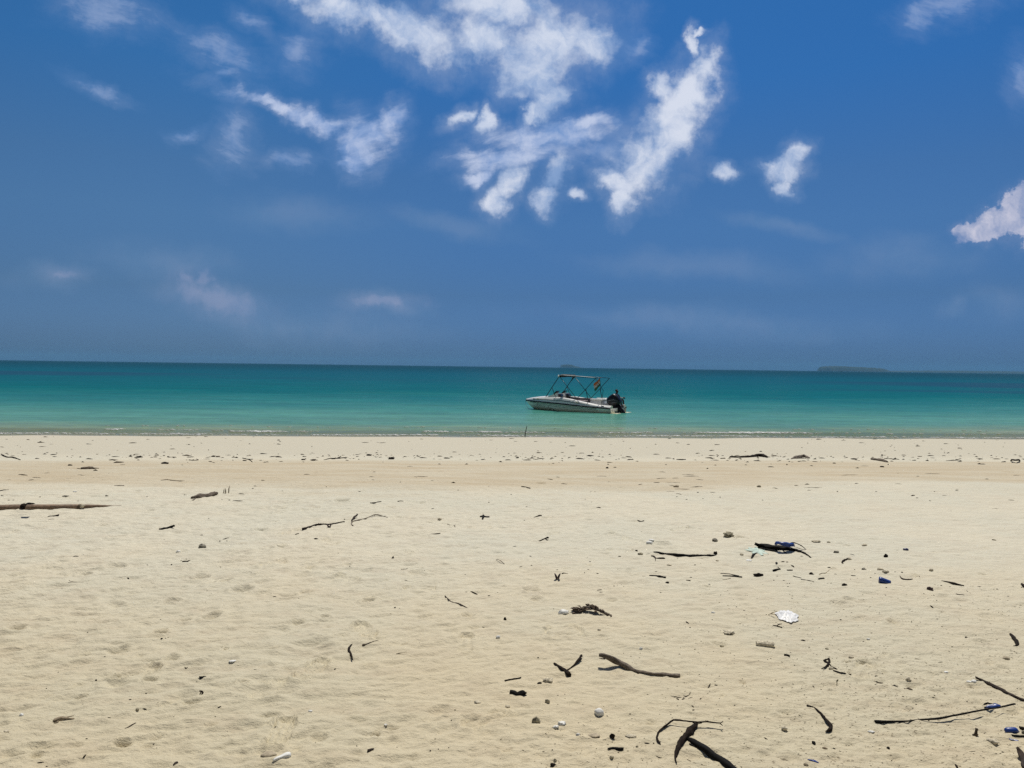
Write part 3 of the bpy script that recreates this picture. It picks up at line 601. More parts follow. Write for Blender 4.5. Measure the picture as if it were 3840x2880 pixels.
mark('arch_emblem', [(3.62+.17*math.cos(a), .02+.30*math.sin(a)) for a in np.linspace(0, math.pi, 14)], 0, M_black, .013)
mark('hull_drain', [(.72, .10), (.72, .32)], 0, M_black, .012)
b = MB(); b.box(-.36, .02, .45, .98, .06, .10, .015); b.obj('swim_platform', M_cream, boat); b = MB(); b.box(-.36, .02, -.98, -.45, .06, .10, .015); b.obj('swim_platform', M_cream, boat)
# outboard engine, tilted up
TM = Matrix.Translation((.20, 0, .36)) @ Matrix.Rotation(R(38), 4, 'Y') @ Matrix.Scale(1.0, 4) @ Matrix.Translation((-.02, 0, -.50))
def part(mb, name, mat, par):
    mb.v = [tuple(TM @ Vector(p)) for p in mb.v]; return mb.obj(name, mat, par)
eng = MB(); eng.box(-.16, .06, -.13, .13, .18, .56, .03); eng.box(-.30, -.06, -.075, .075, -.42, .50, .05); eng = part(eng, 'outboard_motor', M_cowl, boat)
def rrect(cx, cy, lx, ly, z, n=20, e=.55): return [(cx+lx*math.copysign(abs(math.cos(a))**e, math.cos(a)), cy+ly*math.copysign(abs(math.sin(a))**e, math.sin(a)), z) for a in np.linspace(0, 2*math.pi, n, endpoint=False)]
b = MB(); b.loft([rrect(-.16, 0, *q) for q in ((.24, .17, .50), (.30, .235, .56), (.345, .27, .72), (.345, .275, .92), (.32, .25, 1.06), (.25, .19, 1.15), (.12, .09, 1.185))], True, True, True); cw = part(b, 'cowling', M_cowl, eng)
b = MB(); b.tube([(-.40, .25, .66), (-.30, .285, .82), (-.05, .283, .96), (.06, .265, 1.0)], [.006, .016, .016, .005], 6); b.tube([(-.34, .272, .62), (-.22, .285, .70), (.0, .28, .78)], [.004, .012, .004], 6); part(b, 'cowling_decal', M_grey, eng)
b = MB(); b.box(-.46, .0, -.10, .10, -.38, -.35, .01); b.tube([(.06, 0, -.62), (-.02, 0, -.62), (-.25, 0, -.62), (-.40, 0, -.62)], [.01, .06, .075, .05], 12); b.loft([[(-.05, 0, -.66), (-.20, .012, -.66), (-.28, 0, -.66), (-.20, -.012, -.66)], [(-.10, 0, -.84), (-.20, .006, -.84), (-.27, 0, -.84), (-.20, -.006, -.84)]], True, True, True); b.box(-.28, -.06, -.04, .04, -.60, -.36, .03); part(b, 'lower_unit', M_cowl, eng)
b = MB(); b.tube([(-.40, 0, -.62), (-.50, 0, -.62)], [.05, .03], 10)
for k in range(3):
    a = k*2*math.pi/3+.4; u = Vector((0, math.cos(a), math.sin(a))); w = Vector((0, -math.sin(a), math.cos(a))); c = Vector((-.45, 0, -.62))
    pl = [c+u*.04-w*.03+Vector((.03, 0, 0)), c+u*.12-w*.08+Vector((.04, 0, 0)), c+u*.19-w*.02+Vector((.01, 0, 0)), c+u*.18+w*.05+Vector((-.03, 0, 0)), c+u*.10+w*.07+Vector((-.04, 0, 0)), c+u*.04+w*.03+Vector((-.03, 0, 0))]
    b.loft([[tuple(q) for q in pl], [tuple(q+Vector((.008, 0, 0))) for q in pl]], True, True, True)
part(b, 'propeller', M_prop, eng)
# boat-relative placing of things that ride on it
BM = Matrix.Translation(BO) @ boat.rotation_euler.to_matrix().to_4x4()
# flag on a short staff tied to the frame
fl = empty('flag', BM @ Vector((1.52-.28+.28, -.93, 1.30)), 'small saffron, white and green flag hanging from the back of the boat canopy frame', 'flag', rz=BA)
b = MB(); b.tube([(0, 0, -.05), (.04, 0, .3), (.09, 0, .66)], .011, 8); b.obj('flagpole', M_tube, fl)
def flag_mat():
    m, nt, out = newmat('flag_cloth'); N = NT(nt); p = N.n('ShaderNodeBsdfPrincipled'); nt.links.new(p.outputs[0], out.inputs[0]); p.inputs['Roughness'].default_value = .8
    u, v, _ = N.xyz(N.n('ShaderNodeTexCoord').outputs['UV'])
    c = N.ramp(v, [(0, (.015, .11, .04)), (.3333, (.46, .46, .40)), (.6667, (.42, .12, .025))], 'CONSTANT')
    du = N.m('MULTIPLY', N.m('SUBTRACT', u, .5), 1.5); dv = N.m('SUBTRACT', v, .5); r = N.m('SQRT', N.m('ADD', N.m('MULTIPLY', du, du), N.m('MULTIPLY', dv, dv)))
    ringm = N.m('MULTIPLY', N.m('GREATER_THAN', r, .10), N.m('LESS_THAN', r, .135)); spk = N.m('MULTIPLY', N.m('LESS_THAN', r, .12), N.m('GREATER_THAN', N.m('COSINE', N.m('MULTIPLY', N.m('ARCTAN2', dv, du), 24.)), .3))
    N.put(p.inputs['Base Color'], N.mix(N.m('MAXIMUM', ringm, N.m('MULTIPLY', spk, .7)), c, (.02, .03, .25))); return m
v = []; f = []; uv = []; nu, nv = 22, 14
for j in range(nv+1):
    for i in range(nu+1):
        a = i/nu; c = j/nv
        hoist = Vector((.04+.05*c, 0, .22+.42*c)); out_ = Vector((.37, -.02, -.30))
        q = hoist+out_*a*(.92+.1*c)+Vector((0, .05*math.sin(a*7+c*2)*a, -.05*a*a+.025*math.sin(a*6+c*3)*a))
        v.append(q); uv.append((a, c))
for j in range(nv):
    for i in range(nu): q = j*(nu+1)+i; f.append((q, q+1, q+nu+2, q+nu+1))
o = link('cloth', mesh('cloth', v, f, uv), flag_mat(), fl); o.modifiers.new('thickness', 'SOLIDIFY').thickness = .004
# mooring line at the bow
b = MB(); pts = [BM @ Vector(q) for q in ((5.91, .02, .57), (5.93, .03, .44), (5.87, .05, .28), (5.75, .08, .15), (5.57, .12, .0))]; b.tube(catmull(pts, .05), .009, 6)
tag(b.obj('mooring_rope', M_pale, rel=pts[0]), 'thin pale rope hanging from the bow of the motor boat into the water', 'rope')
# ------------------------------------------------------------------ person sitting on the stern
def skin(name, J, E, mat, parent, sub=2, root=None, rel=None):
    names = list(J); me = bpy.data.meshes.new(name)
    me.from_pydata([J[n][0] for n in names], [(names.index(a), names.index(b)) for a, b in E], [])
    o = bpy.data.objects.new(name, me); COL.objects.link(o)
    md = o.modifiers.new('skin', 'SKIN'); md.use_smooth_shade = True
    for i, n in enumerate(names):
        r = J[n][1]; sv = me.skin_vertices[0].data[i]; sv.radius = r if isinstance(r, tuple) else (r, r); sv.use_root = (n == (root or names[0]))
    o.modifiers.new('sub', 'SUBSURF').levels = sub; o.modifiers['sub'].render_levels = sub
    bpy.context.view_layer.update(); dg = bpy.context.evaluated_depsgraph_get(); m2 = bpy.data.meshes.new_from_object(o.evaluated_get(dg)); m2.name = name
    COL.objects.unlink(o); bpy.data.objects.remove(o)
    m2.polygons.foreach_set('use_smooth', [True]*len(m2.polygons)); m2.materials.clear()
    return link(name, m2, mat, parent)
M_skin = pbr('dark_brown_skin', (.06, .032, .02), .5, .1, 8); M_shirt = pbr('dark_shirt', (.018, .018, .022), .85, .2, 20); M_short = pbr('dark_shorts', (.012, .014, .022), .85, .2, 20); M_hair = pbr('black_hair', (.008, .007, .007), .6, .3, 40)
person = empty('person', BM @ Vector((.54, -.84, .57)), 'person in dark clothes sitting hunched on the boat stern behind the outboard motor, knees up', 'person', rz=BA)
# local frame: x forward (boat), the person faces -x; origin at the seat
J = {'pelvis': ((0, 0, .10), (.125, .10)), 'waist': ((.03, 0, .26), (.12, .09)), 'chest': ((.01, 0, .42), (.14, .10)), 'neck': ((-.03, 0, .545), .05), 'jaw': ((-.055, 0, .605), .062), 'head': ((-.05, 0, .675), (.078, .092)), 'crown': ((-.04, 0, .745), .062), 'nose': ((-.145, 0, .655), .014)}
E = [('pelvis', 'waist'), ('waist', 'chest'), ('chest', 'neck'), ('neck', 'jaw'), ('jaw', 'head'), ('head', 'crown'), ('head', 'nose')]
for s_, sg in (('l', -1), ('r', 1)):
    J.update({'hip'+s_: ((-.03, .10*sg, .09), .088), 'knee'+s_: ((-.37, .13*sg, .22), .056), 'calf'+s_: ((-.40, .13*sg, .06), .050), 'ankle'+s_: ((-.43, .13*sg, -.18), .034), 'heel'+s_: ((-.42, .13*sg, -.225), .034), 'toe'+s_: ((-.57, .15*sg, -.245), .026),
              'shoulder'+s_: ((0, .175*sg, .475), .055), 'elbow'+s_: ((-.20, .21*sg, .285), .038), 'wrist'+s_: ((-.40, .10*sg, .305), .025), 'palm'+s_: ((-.455, .06*sg, .300), (.036, .018)), 'ear'+s_: ((-.04, .085*sg, .665), .013)})
    E += [('pelvis', 'hip'+s_), ('hip'+s_, 'knee'+s_), ('knee'+s_, 'calf'+s_), ('calf'+s_, 'ankle'+s_), ('ankle'+s_, 'heel'+s_), ('heel'+s_, 'toe'+s_), ('chest', 'shoulder'+s_), ('shoulder'+s_, 'elbow'+s_), ('elbow'+s_, 'wrist'+s_), ('wrist'+s_, 'palm'+s_), ('head', 'ear'+s_)]
    for i in range(5):
        L = (.055, .072, .08, .074, .058)[i]; off = (i-2)*.016; base = Vector((-.47, .05*sg, .30)); dz = off
        a = base+Vector((-.012, 0, dz)); c = a+Vector((-L*.5, -.010*sg, dz*.3-.004)); e = a+Vector((-L*.85, -.026*sg, dz*.4-.022))
        if i == 0: a = Vector((-.44, .055*sg, .325)); c = a+Vector((-.03, -.012*sg, .024)); e = c+Vector((-.026, -.006*sg, .004))
        for n_, q in (('a', a), ('b', c), ('c', e)): J[f'f{i}{n_}{s_}'] = (tuple(q), .009 if n_ != 'c' else .0075)
        E += [('palm'+s_, f'f{i}a{s_}'), (f'f{i}a{s_}', f'f{i}b{s_}'), (f'f{i}b{s_}', f'f{i}c{s_}')]
skin('body', J, E, M_skin, person)
up = lambda k: (tuple(r*1.13+.004 for r in J[k][1]) if isinstance(J[k][1], tuple) else J[k][1]*1.18+.004)
S = {k: (J[k][0], up(k)) for k in ('pelvis', 'waist', 'chest')}; SE = [('pelvis', 'waist'), ('waist', 'chest')]
for s_ in 'lr':
    S['shoulder'+s_] = (J['shoulder'+s_][0], .066); m_ = Vector(J['shoulder'+s_][0]).lerp(Vector(J['elbow'+s_][0]), .6); S['sleeve'+s_] = (tuple(m_), .060); SE += [('chest', 'shoulder'+s_), ('shoulder'+s_, 'sleeve'+s_)]
S['collar'] = ((-.02, 0, .525), .062); SE.append(('chest', 'collar')); skin('shirt', S, SE, M_shirt, person)
S = {'pelvis': ((0, 0, .10), (.14, .115))}; SE = []
for s_ in 'lr':
    S['hip'+s_] = (J['hip'+s_][0], .102); m_ = Vector(J['hip'+s_][0]).lerp(Vector(J['knee'+s_][0]), .8); S['hem'+s_] = (tuple(m_), .078); SE += [('pelvis', 'hip'+s_), ('hip'+s_, 'hem'+s_)]
skin('shorts', S, SE, M_short, person)
hv = MB(); rs = []
for i in range(9):
    t = i/8*1.95; rs.append([(-.042+.012*i/8+math.cos(a)*.092*math.sin(t+.001)*(1 if math.cos(a) > 0 else max(.2, 1-.10*i)), math.sin(a)*.086*math.sin(t+.001), .705+math.cos(t)*.088) for a in np.linspace(0, 2*math.pi, 18, endpoint=False)])
hv.loft(rs, True, True, True); hv.obj('hair', M_hair, person)
M_eye = pbr('eye_white', (.18, .17, .15), .3, .05, 9)
for sg in (1, -1):
    b = MB(); c = Vector((-.125, .033*sg, .682)); b.tube([c+Vector((0, -.012, 0)), c, c+Vector((0, .012, 0))], [.002, .006, .002], 8); b.obj('eye', M_eye, person)
b = MB(); b.tube([(-.125, -.022, .618), (-.135, 0, .616), (-.125, .022, .618)], [.003, .008, .003], 6); b.obj('mouth', pbr('lips', (.07, .025, .022), .5), person)
# ------------------------------------------------------------------ what the tide left on the sand
MT = {
 'dark': pbr('wet_dark_wood', (.026, .0175, .0125), .9, .5, 30, .6, spec=.12, grain=True, dist=.003), 'black': pbr('charred_wood', (.007, .006, .0055), .8, .5, 40, .6, spec=.15, dist=.003),
 'brown': pbr('brown_bark', (.050, .032, .022), .95, .5, 35, .8, grain=True, dist=.003), 'grey': pbr('weathered_driftwood', (.19, .15, .11), .9, .6, 45, 1., col2=(.045, .035, .028), grain=True, dist=.004),
 'tan': pbr('dry_tan_wood', (.36, .28, .18), .9, .4, 40, .6, grain=True, dist=.003), 'bamboo': pbr('bamboo', (.30, .20, .125), .7, .45, 6, .4, grain=True, dist=.003),
 'coral': pbr('coral_rubble', (.70, .62, .46), .95, .3, 60, 1., dist=.006), 'white': pbr('bleached_shell', (.78, .77, .72), .6, .08, 50, .3, dist=.002), 'stone': pbr('olive_stone', (.42, .37, .25), .9, .5, 60, 1., dist=.006),
 'gstone': pbr('grey_stone', (.36, .33, .26), .9, .5, 60, 1., dist=.006), 'dstone': pbr('dark_stone', (.020, .015, .012), .9, .4, 60, .8, spec=.12, dist=.004), 'slab': pbr('sand_crusted_slab', (.44, .37, .26), .95, .2, 50, .8, dist=.004),
 'mauve': pbr('mauve_husk', (.085, .052, .055), .8, .4, 50, .6, dist=.003), 'blue': pbr('blue_plastic', (.012, .050, .26), .35, .3, 30, .15, dist=.003), 'navy': pbr('navy_plastic', (.012, .014, .085), .4, .3, 30),
 'leaf': pbr('dry_leaf', (.13, .09, .05), .85, .5, 60, .5, dist=.002), 'green': pbr('olive_sprout', (.10, .10, .035), .8, .3, 60), 'aqua': pbr('faded_aqua_plastic', (.50, .62, .53), .6, .15, 25, .3, dist=.002),
 'bag': pbr('white_plastic_bag', (.80, .80, .79), .45, .06, 20), 'pale': pbr('pale_straw', (.42, .35, .23), .9, .3, 60)}
_sd = [100]
def seed(): _sd[0] += 1; return _sd[0]
def px2m(reg, x, y): p = crop(reg, x, y); return .434/F*p.length
def tubepts(reg, pts, sink=.35, step=None):
    Q = []
    for q in pts:
        x, y, w = q[:3]; lift = q[3] if len(q) > 3 else 0.
        p = crop(reg, x, y, lift); r = w*px2m(reg, x, y)/2*1.12
        Q.append((p.x, p.y, lift, r))
    L = sum(math.dist(Q[i][:2], Q[i+1][:2]) for i in range(len(Q)-1)); st = step or max(.012, L/40)
    C = catmull(Q, st) if len(Q) > 1 else Q
    P = []; Rr = []; Z = [zg(q[0], q[1]) for q in C]; w = max(2, len(C)//4)   # wood lies across the bumps rather than following them
    for i, (x, y, l, r) in enumerate(C):
        k = Z[max(0, i-w):i+w+1]; z = .6*sum(k)/len(k)+.4*max(k) if len(C) > 8 else Z[i]
        r = max(r, .0012); P.append(Vector((x, y, z+l+r*sink))); Rr.append(r)
    return P, Rr
def ST(label, cat, name, reg, pts, mat='dark', br=(), rough=.36, sink=.35, flat=.85, kids=()):
    mb = MB(); P, Rr = tubepts(reg, pts, sink); n = 16 if max(Rr) > .012 else 8
    mb.tube(P, Rr, n, flat, rough, seed(), True, .5)
    for b in br:
        p, r = tubepts(reg, b, sink); mb.tube(p, r, 7, flat, rough, seed(), True, .4)
    o = mb.obj(name, MT[mat], rel=P[len(P)//2]); tag(o, label, cat); return o
def rockverts(w, d, h, sd_, rough=.35, sub=3, lumps=0):
    import bmesh
    bm = bmesh.new(); bmesh.ops.create_icosphere(bm, subdivisions=sub, radius=1.); v = []; s0 = Vector((sd_*7.3, sd_*1.7, sd_*.9))
    for q in bm.verts:
        c = q.co.copy(); k = 1+rough*(mnoise.noise(c*1.2+s0)*1.0+mnoise.noise(c*2.7+s0)*.5+mnoise.noise(c*6+s0)*.28)
        if lumps: k += lumps*max(0, mnoise.noise(c*4.2+s0*2))-lumps*.5*max(0, -mnoise.noise(c*5+s0))
        v.append((c.x*k*w/2, c.y*k*d/2, c.z*k*h/2))
    f = [tuple(e.index for e in fc.verts) for fc in bm.faces]; bm.free(); return v, f
def RK(label, cat, name, reg, x, y, w, h, mat='gstone', rough=.35, lumps=0, bury=.30, rz=None, sub=3):
    m = px2m(reg, x, y); W_, H_ = w*m, h*m; p = crop(reg, x, y+h*.35); s = seed()
    v, f = rockverts(W_, W_*.75, max(H_*1.05, .004), s, rough, sub, lumps)
    zz = zg(p.x, p.y)+max(H_, .004)*(.5-bury)
    o = link(name, mesh(name, v, f), MT[mat], loc=(p.x, p.y, zz)); o.rotation_euler = (0, 0, (s % 7-3)*.12 if rz is None else rz)
    if label: tag(o, label, cat)
    return o
# ---- sticks, logs and bark, from the debris line to the foreground
ST('crooked dark twig, leftmost in the debris line near the sea', 'twig', 'twig', 'A1', [(10, 250, 6), (60, 272, 9), (110, 275, 8), (175, 291, 8)])
ST('short dark stick with a knob, in the debris line left of a bark scrap', 'stick', 'stick', 'A1', [(1635, 296, 9), (1680, 298, 7), (1710, 296, 14)])
ST('forked dark twig at the debris line straight beyond the three pale plant stubs', 'twig', 'twig', 'A1', [(2095, 280, 6), (2140, 290, 8), (2185, 289, 6)], br=[[(2145, 290, 6), (2165, 300, 6), (2182, 312, 4)]])
ST('pale brown twig lying on the damp sand band at the left', 'twig', 'twig', 'A1', [(1390, 465, 4), (1440, 462, 9), (1500, 465, 6), (1595, 468, 5)], 'tan')
ST('thin twig at the near edge of the damp sand, left side', 'twig', 'twig', 'A1', [(985, 521, 5), (1030, 519, 7), (1072, 518, 8)], 'brown')
ST('bent dark twig at the left frame edge beyond the bamboo pole', 'twig', 'twig', 'A1', [(-10, 560, 6), (30, 554, 7), (78, 549, 5)])
ST('torn strip of dark bark in front of the bamboo pole', 'bark', 'bark_strip', 'A1', [(412, 794, 4), (450, 789, 13), (507, 786, 19)], 'dark')
ST('short rotten log lying between the bamboo pole and three pale plant stubs', 'log', 'log', 'A1', [(1656, 640, 26), (1700, 632, 32), (1780, 617, 36), (1850, 600, 34), (1880, 597, 24)], 'grey', br=[[(1690, 640, 10), (1670, 650, 9), (1655, 652, 5)]], rough=.4)
ST('thin brown twig just right of the rotten log', 'twig', 'twig', 'A1', [(2014, 646, 4), (2060, 645, 5), (2097, 645, 4)], 'brown')
ST('black broken branch end with a raised tip, nearer than the rotten log', 'driftwood', 'driftwood', 'A1', [(1378, 903, 15), (1430, 893, 18), (1465, 886, 20), (1505, 870, 16, .02)], 'black')
ST('small dark twig with a bent tip below the grey angular stone at the left', 'twig', 'twig', 'A1', [(1576, 1174, 14), (1610, 1170, 15), (1630, 1162, 8), (1646, 1150, 4)])
ST('very short dark twig up-right of the grey angular stone', 'twig', 'twig', 'A1', [(1926, 972, 6), (1952, 966, 8), (1979, 960, 7)])
ST('pale forked twig in the empty sand at the far left', 'twig', 'twig', 'A1', [(590, 1364, 4), (625, 1356, 6), (680, 1353, 5), (722, 1354, 4)], 'leaf', br=[[(640, 1355, 4), (615, 1350, 3), (594, 1340, 3)]])
ST('long knotty dark branch in the debris line left of centre', 'branch', 'branch', 'A2', [(592, 292, 6), (640, 283, 8), (700, 283, 12), (740, 279, 9), (787, 274, 6)], br=[[(700, 280, 8), (722, 272, 8), (735, 269, 5)], [(760, 278, 5), (782, 285, 4)]])
ST('curved dark stick alone beyond the two long left branches', 'stick', 'stick', 'A2', [(985, 672, 10), (1030, 671, 9), (1062, 662, 8), (1082, 656, 7)])
ST('short straight dark stick right of the curved dark stick', 'stick', 'stick', 'A2', [(1223, 661, 9), (1250, 659, 8), (1272, 658, 6)])
ST('long straight dark stick with a husk caught under its middle', 'stick', 'stick', 'A2', [(402, 902, 18), (470, 882, 16), (545, 858, 15), (640, 853, 13), (763, 832, 12)], 'dark', br=[[(560, 857, 8), (545, 852, 10), (540, 848, 7)]])
ST('stubby split bark piece standing over the end of the long thin bent branch', 'bark', 'bark_piece', 'A2', [(826, 822, 10), (850, 800, 15, .01), (878, 775, 11, .03)], 'brown')
ST('long thin bent branch with twiggy right tip, right of the straight dark stick', 'branch', 'branch', 'A2', [(842, 868, 6), (824, 852, 8), (834, 832, 10), (880, 819, 9), (950, 803, 8), (1030, 772, 8, .01), (1080, 780, 7), (1137, 794, 6)], 'grey', br=[[(1100, 784, 5), (1120, 780, 4)], [(945, 804, 5), (952, 813, 4)], [(1032, 773, 6), (1022, 768, 5)]])
ST('pale twig with a dark forked end, under the small pale stone', 'twig', 'twig', 'A2', [(1653, 845, 5), (1680, 855, 5), (1702, 861, 7), (1724, 854, 6)], 'leaf', br=[[(1704, 861, 6), (1720, 873, 5)]])
ST('ragged dark leaf rib lying alone at mid beach', 'leaf', 'leaf', 'A2', [(1508, 936, 2), (1540, 938, 10), (1565, 936, 15), (1592, 931, 11)], 'dark', flat=.35)
ST('tiny dark stick just left of the straight dark stick', 'stick', 'stick', 'A2', [(340, 946, 8), (368, 938, 9)])
ST('thin straw twig pointing right, in the middle of the empty sand', 'twig', 'twig', 'A2', [(1250, 1249, 3), (1280, 1244, 6), (1308, 1238, 5)], 'brown')
ST('thin arched twig above the diagonal forked twig near the centre', 'twig', 'twig', 'A2', [(2074, 1170, 5), (2090, 1166, 4, .01), (2118, 1175, 5, .01), (2146, 1195, 5)], 'leaf')
ST('flat dark stick lying between the arched twig and the centre of the beach', 'stick', 'stick', 'A2', [(1853, 1441, 8), (1885, 1442, 10), (1913, 1443, 7)])
ST('very thin straw lying on the damp sand near the centre', 'twig', 'twig', 'A2', [(1368, 443, 3), (1420, 441, 4), (1483, 440, 3)], 'leaf')
ST('dark twig with a frayed right end, on the damp sand right of centre', 'twig', 'twig', 'A3', [(83, 524, 9), (120, 531, 9), (158, 541, 7)], br=[[(130, 532, 4), (158, 533, 3)]])
ST('long flat dark log, biggest in the debris line', 'log', 'log', 'A3', [(1880, 268, 16), (1960, 270, 18), (2050, 266, 22), (2120, 258, 26), (2165, 260, 30), (2200, 268, 20)], 'dark', rough=.3, br=[[(2120, 254, 14), (2150, 250, 14), (2185, 256, 10)], [(1885, 264, 6), (1930, 266, 8), (1985, 268, 5)]])
ST('low pile of dark bark in the debris line left of the biggest log', 'bark', 'bark_piece', 'A3', [(1422, 284, 5), (1455, 288, 13), (1500, 287, 8)])
ST('slim brown wood chip alone right of centre', 'wood chip', 'wood_chip', 'A3', [(728, 716, 2), (745, 716, 8), (764, 718, 9)], 'brown')
ST('curled dark bark scrap with a thin tail, above the centre of the beach', 'bark', 'bark_piece', 'A3', [(188, 795, 4), (212, 792, 12), (235, 788, 22), (256, 786, 18)], 'dark', flat=.8)
ST('hooked dark root piece just nearer than the curled bark scrap', 'root', 'root', 'A3', [(232, 990, 4), (240, 995, 6), (262, 988, 10), (285, 980, 11), (310, 974, 20)], 'dark', br=[[(285, 980, 8), (300, 988, 9), (312, 986, 6)]])
ST('small dark wedge of wood between the centre and the two white pebbles', 'driftwood', 'driftwood', 'A3', [(1080, 827, 6), (1105, 832, 6), (1118, 836, 10), (1138, 830, 9)])
ST('long black pod-like stick with a pointed left end, right of centre', 'stick', 'stick', 'A3', [(1222, 1092, 5), (1260, 1100, 14), (1320, 1114, 20), (1420, 1123, 24), (1500, 1127, 22), (1590, 1127, 22), (1680, 1122, 15), (1765, 1118, 12)], 'black')
ST('frayed root with a stubby dark end below the long black pod-like stick', 'root', 'root', 'A3', [(1205, 1132, 10), (1225, 1138, 14), (1245, 1150, 10), (1280, 1149, 14), (1320, 1148, 14)], 'brown', br=[[(1228, 1142, 7), (1240, 1158, 6), (1238, 1170, 3)]])
ST('dark stick with a blunt right end below the frayed root', 'stick', 'stick', 'A3', [(1186, 1289, 12), (1240, 1293, 15), (1290, 1302, 17), (1327, 1307, 18)], 'black')
ST('dark curled twig beside the mauve two-winged husk', 'twig', 'twig', 'A3', [(432, 1282, 10), (445, 1277, 9), (482, 1279, 4)])
ST('upper thin stick of the pair of parallel black sticks', 'stick', 'stick', 'A3', [(1802, 1276, 6), (1870, 1285, 8), (1962, 1301, 6)], 'black')
ST('lower thicker stick of the pair of parallel black sticks', 'stick', 'stick', 'A3', [(1820, 1300, 11), (1900, 1304, 13), (1988, 1313, 12)], 'black')
ST('pale curved straw under the pair of parallel black sticks', 'twig', 'twig', 'A3', [(1819, 1322, 3), (1850, 1321, 4), (1890, 1316, 4)], 'leaf')
ST('small dark chip right below the blunt dark stick', 'wood chip', 'wood_chip', 'A3', [(1506, 1335, 8), (1542, 1339, 10)])
ST('flat dark scrap alone in the centre, nearer than the mauve husk', 'wood chip', 'wood_chip', 'A3', [(735, 1419, 6), (755, 1421, 10), (776, 1421, 5)])
# the heap on the right: forked driftwood, frond, blue plastic, faded aqua scrap
ST('black forked driftwood under the crumpled blue plastic', 'driftwood', 'driftwood', 'A4', [(-112, 1028, 22, .03), (-85, 1040, 28, .02), (-40, 1056, 46), (40, 1066, 46), (130, 1072, 42), (215, 1079, 28), (290, 1098, 20), (335, 1118, 13), (372, 1142, 6)], 'black', rough=.35,
   br=[[(-90, 1062, 12), (-30, 1074, 18), (40, 1082, 18), (85, 1088, 8)], [(130, 1085, 8), (152, 1098, 9), (162, 1106, 7)]])
ST('arched black frond rising from the crumpled blue plastic', 'frond', 'palm_frond', 'A4', [(188, 1018, 12, .03), (215, 1012, 14, .06), (250, 1020, 12, .06), (292, 1040, 12, .03), (328, 1068, 8)], 'black', flat=.5, br=[[(225, 1040, 4), (280, 1056, 5), (326, 1066, 4)]])
ST('short black stick poking out beneath the faded aqua scrap', 'stick', 'stick', 'A3', [(2068, 1140, 10), (2085, 1122, 15), (2116, 1106, 9)], 'black')
def blob(label, cat, name, reg, pts, mat, thick, flat=.6, rough=.5, sink=.4, n=14):  # crumpled lump drawn along a line
    mb = MB(); P, Rr = tubepts(reg, pts, sink, step=.012); mb.tube(P, Rr, n, flat, rough, seed(), True, .3); o = mb.obj(name, MT[mat], rel=P[len(P)//2]); return tag(o, label, cat)
blob('crumpled piece of blue plastic on the black forked driftwood', 'plastic', 'plastic_scrap', 'A4', [(66, 1030, 24, .05), (85, 1024, 40, .06), (120, 1032, 48, .06), (170, 1038, 46, .05), (215, 1040, 34, .04)], 'blue', .03)
def sheet(label, cat, name, cx, cy, w, dpt, hgt, mat, sd_, th=.003, n=26, spikes=0, rz=0., tear=.0):
    v = []; f = []; m = n//2; z0 = zg(cx, cy)
    for j in range(m+1):
        for i in range(n):
            a = 2*math.pi*i/n; r = j/m; k = 1+.28*mnoise.noise(Vector((math.cos(a)*1.2+sd_, math.sin(a)*1.2, sd_)))+(spikes*abs(math.sin(a*3.5+sd_))**2-spikes*.4 if spikes else 0)
            if tear: k += tear*(mnoise.noise(Vector((a*5, sd_, 0))))
            x = math.cos(a)*r*k*w/2; y = math.sin(a)*r*k*dpt/2
            q = Vector((x/w*2.6+sd_, y/dpt*2.2, sd_)); z = hgt*(1-r**1.6)*(.85+.5*mnoise.noise(q))+hgt*.10*abs(mnoise.noise(q*2.1))+hgt*.50*(.3-abs(mnoise.noise(q*3.3)))*(1-r*.3)+hgt*.10*mnoise.noise(q*8)*(1-r*.4)
            v.append((x*math.cos(rz)-y*math.sin(rz), x*math.sin(rz)+y*math.cos(rz), max(z, .0015)+.002))
    for j in range(m):
        for i in range(n): a = j*n+i; b = j*n+(i+1) % n; f.append((a, b, b+n, a+n))
    o = link(name, mesh(name, v, f), MT[mat], loc=(cx, cy, z0)); o.modifiers.new('thickness', 'SOLIDIFY').thickness = th; return tag(o, label, cat)
p = crop('A3', 2115, 1085); mm = px2m('A3', 2115, 1085)
sheet('faded aqua plastic scrap with ragged rays beside the black forked driftwood', 'plastic', 'plastic_scrap', p.x, p.y, 120*mm, .22, .018, 'aqua', 4, spikes=.8)
# ---- upper right
ST('weathered brown plank piece in the debris line right of the biggest log', 'driftwood', 'driftwood', 'A4', [(200, 283, 8), (232, 274, 20), (280, 266, 26), (325, 266, 22), (356, 275, 14)], 'grey', rough=.4, br=[[(215, 280, 8), (270, 277, 9), (330, 277, 6)]])
ST('grey log tapering left, in the debris line at the far right', 'log', 'log', 'A4', [(898, 287, 18), (940, 293, 22), (985, 301, 24), (1030, 311, 16)], 'grey', rough=.3)
ST('straight dark stick behind the grey tapering log', 'stick', 'stick', 'A4', [(1005, 275, 6), (1060, 279, 7), (1132, 284, 7)], 'brown')
ST('long thin dark stick in the debris line near the right edge', 'stick', 'stick', 'A4', [(1537, 299, 4), (1600, 296, 6), (1657, 293, 6)])
ST('low arch-shaped dark wood in the debris line at the right edge', 'driftwood', 'driftwood', 'A4', [(2100, 298, 10), (2112, 288, 10, .03), (2140, 289, 11, .05), (2165, 288, 10, .03), (2175, 297, 8)], 'dark', br=[[(2110, 289, 8, .03), (2103, 283, 7, .06)], [(2165, 289, 8, .03), (2170, 282, 6, .06)]])
ST('curved dark bark with pale rubble at its right, beyond the torn blue cup', 'bark', 'bark_piece', 'A4', [(648, 1190, 7), (640, 1180, 11), (655, 1163, 15), (690, 1148, 11)], 'dark')
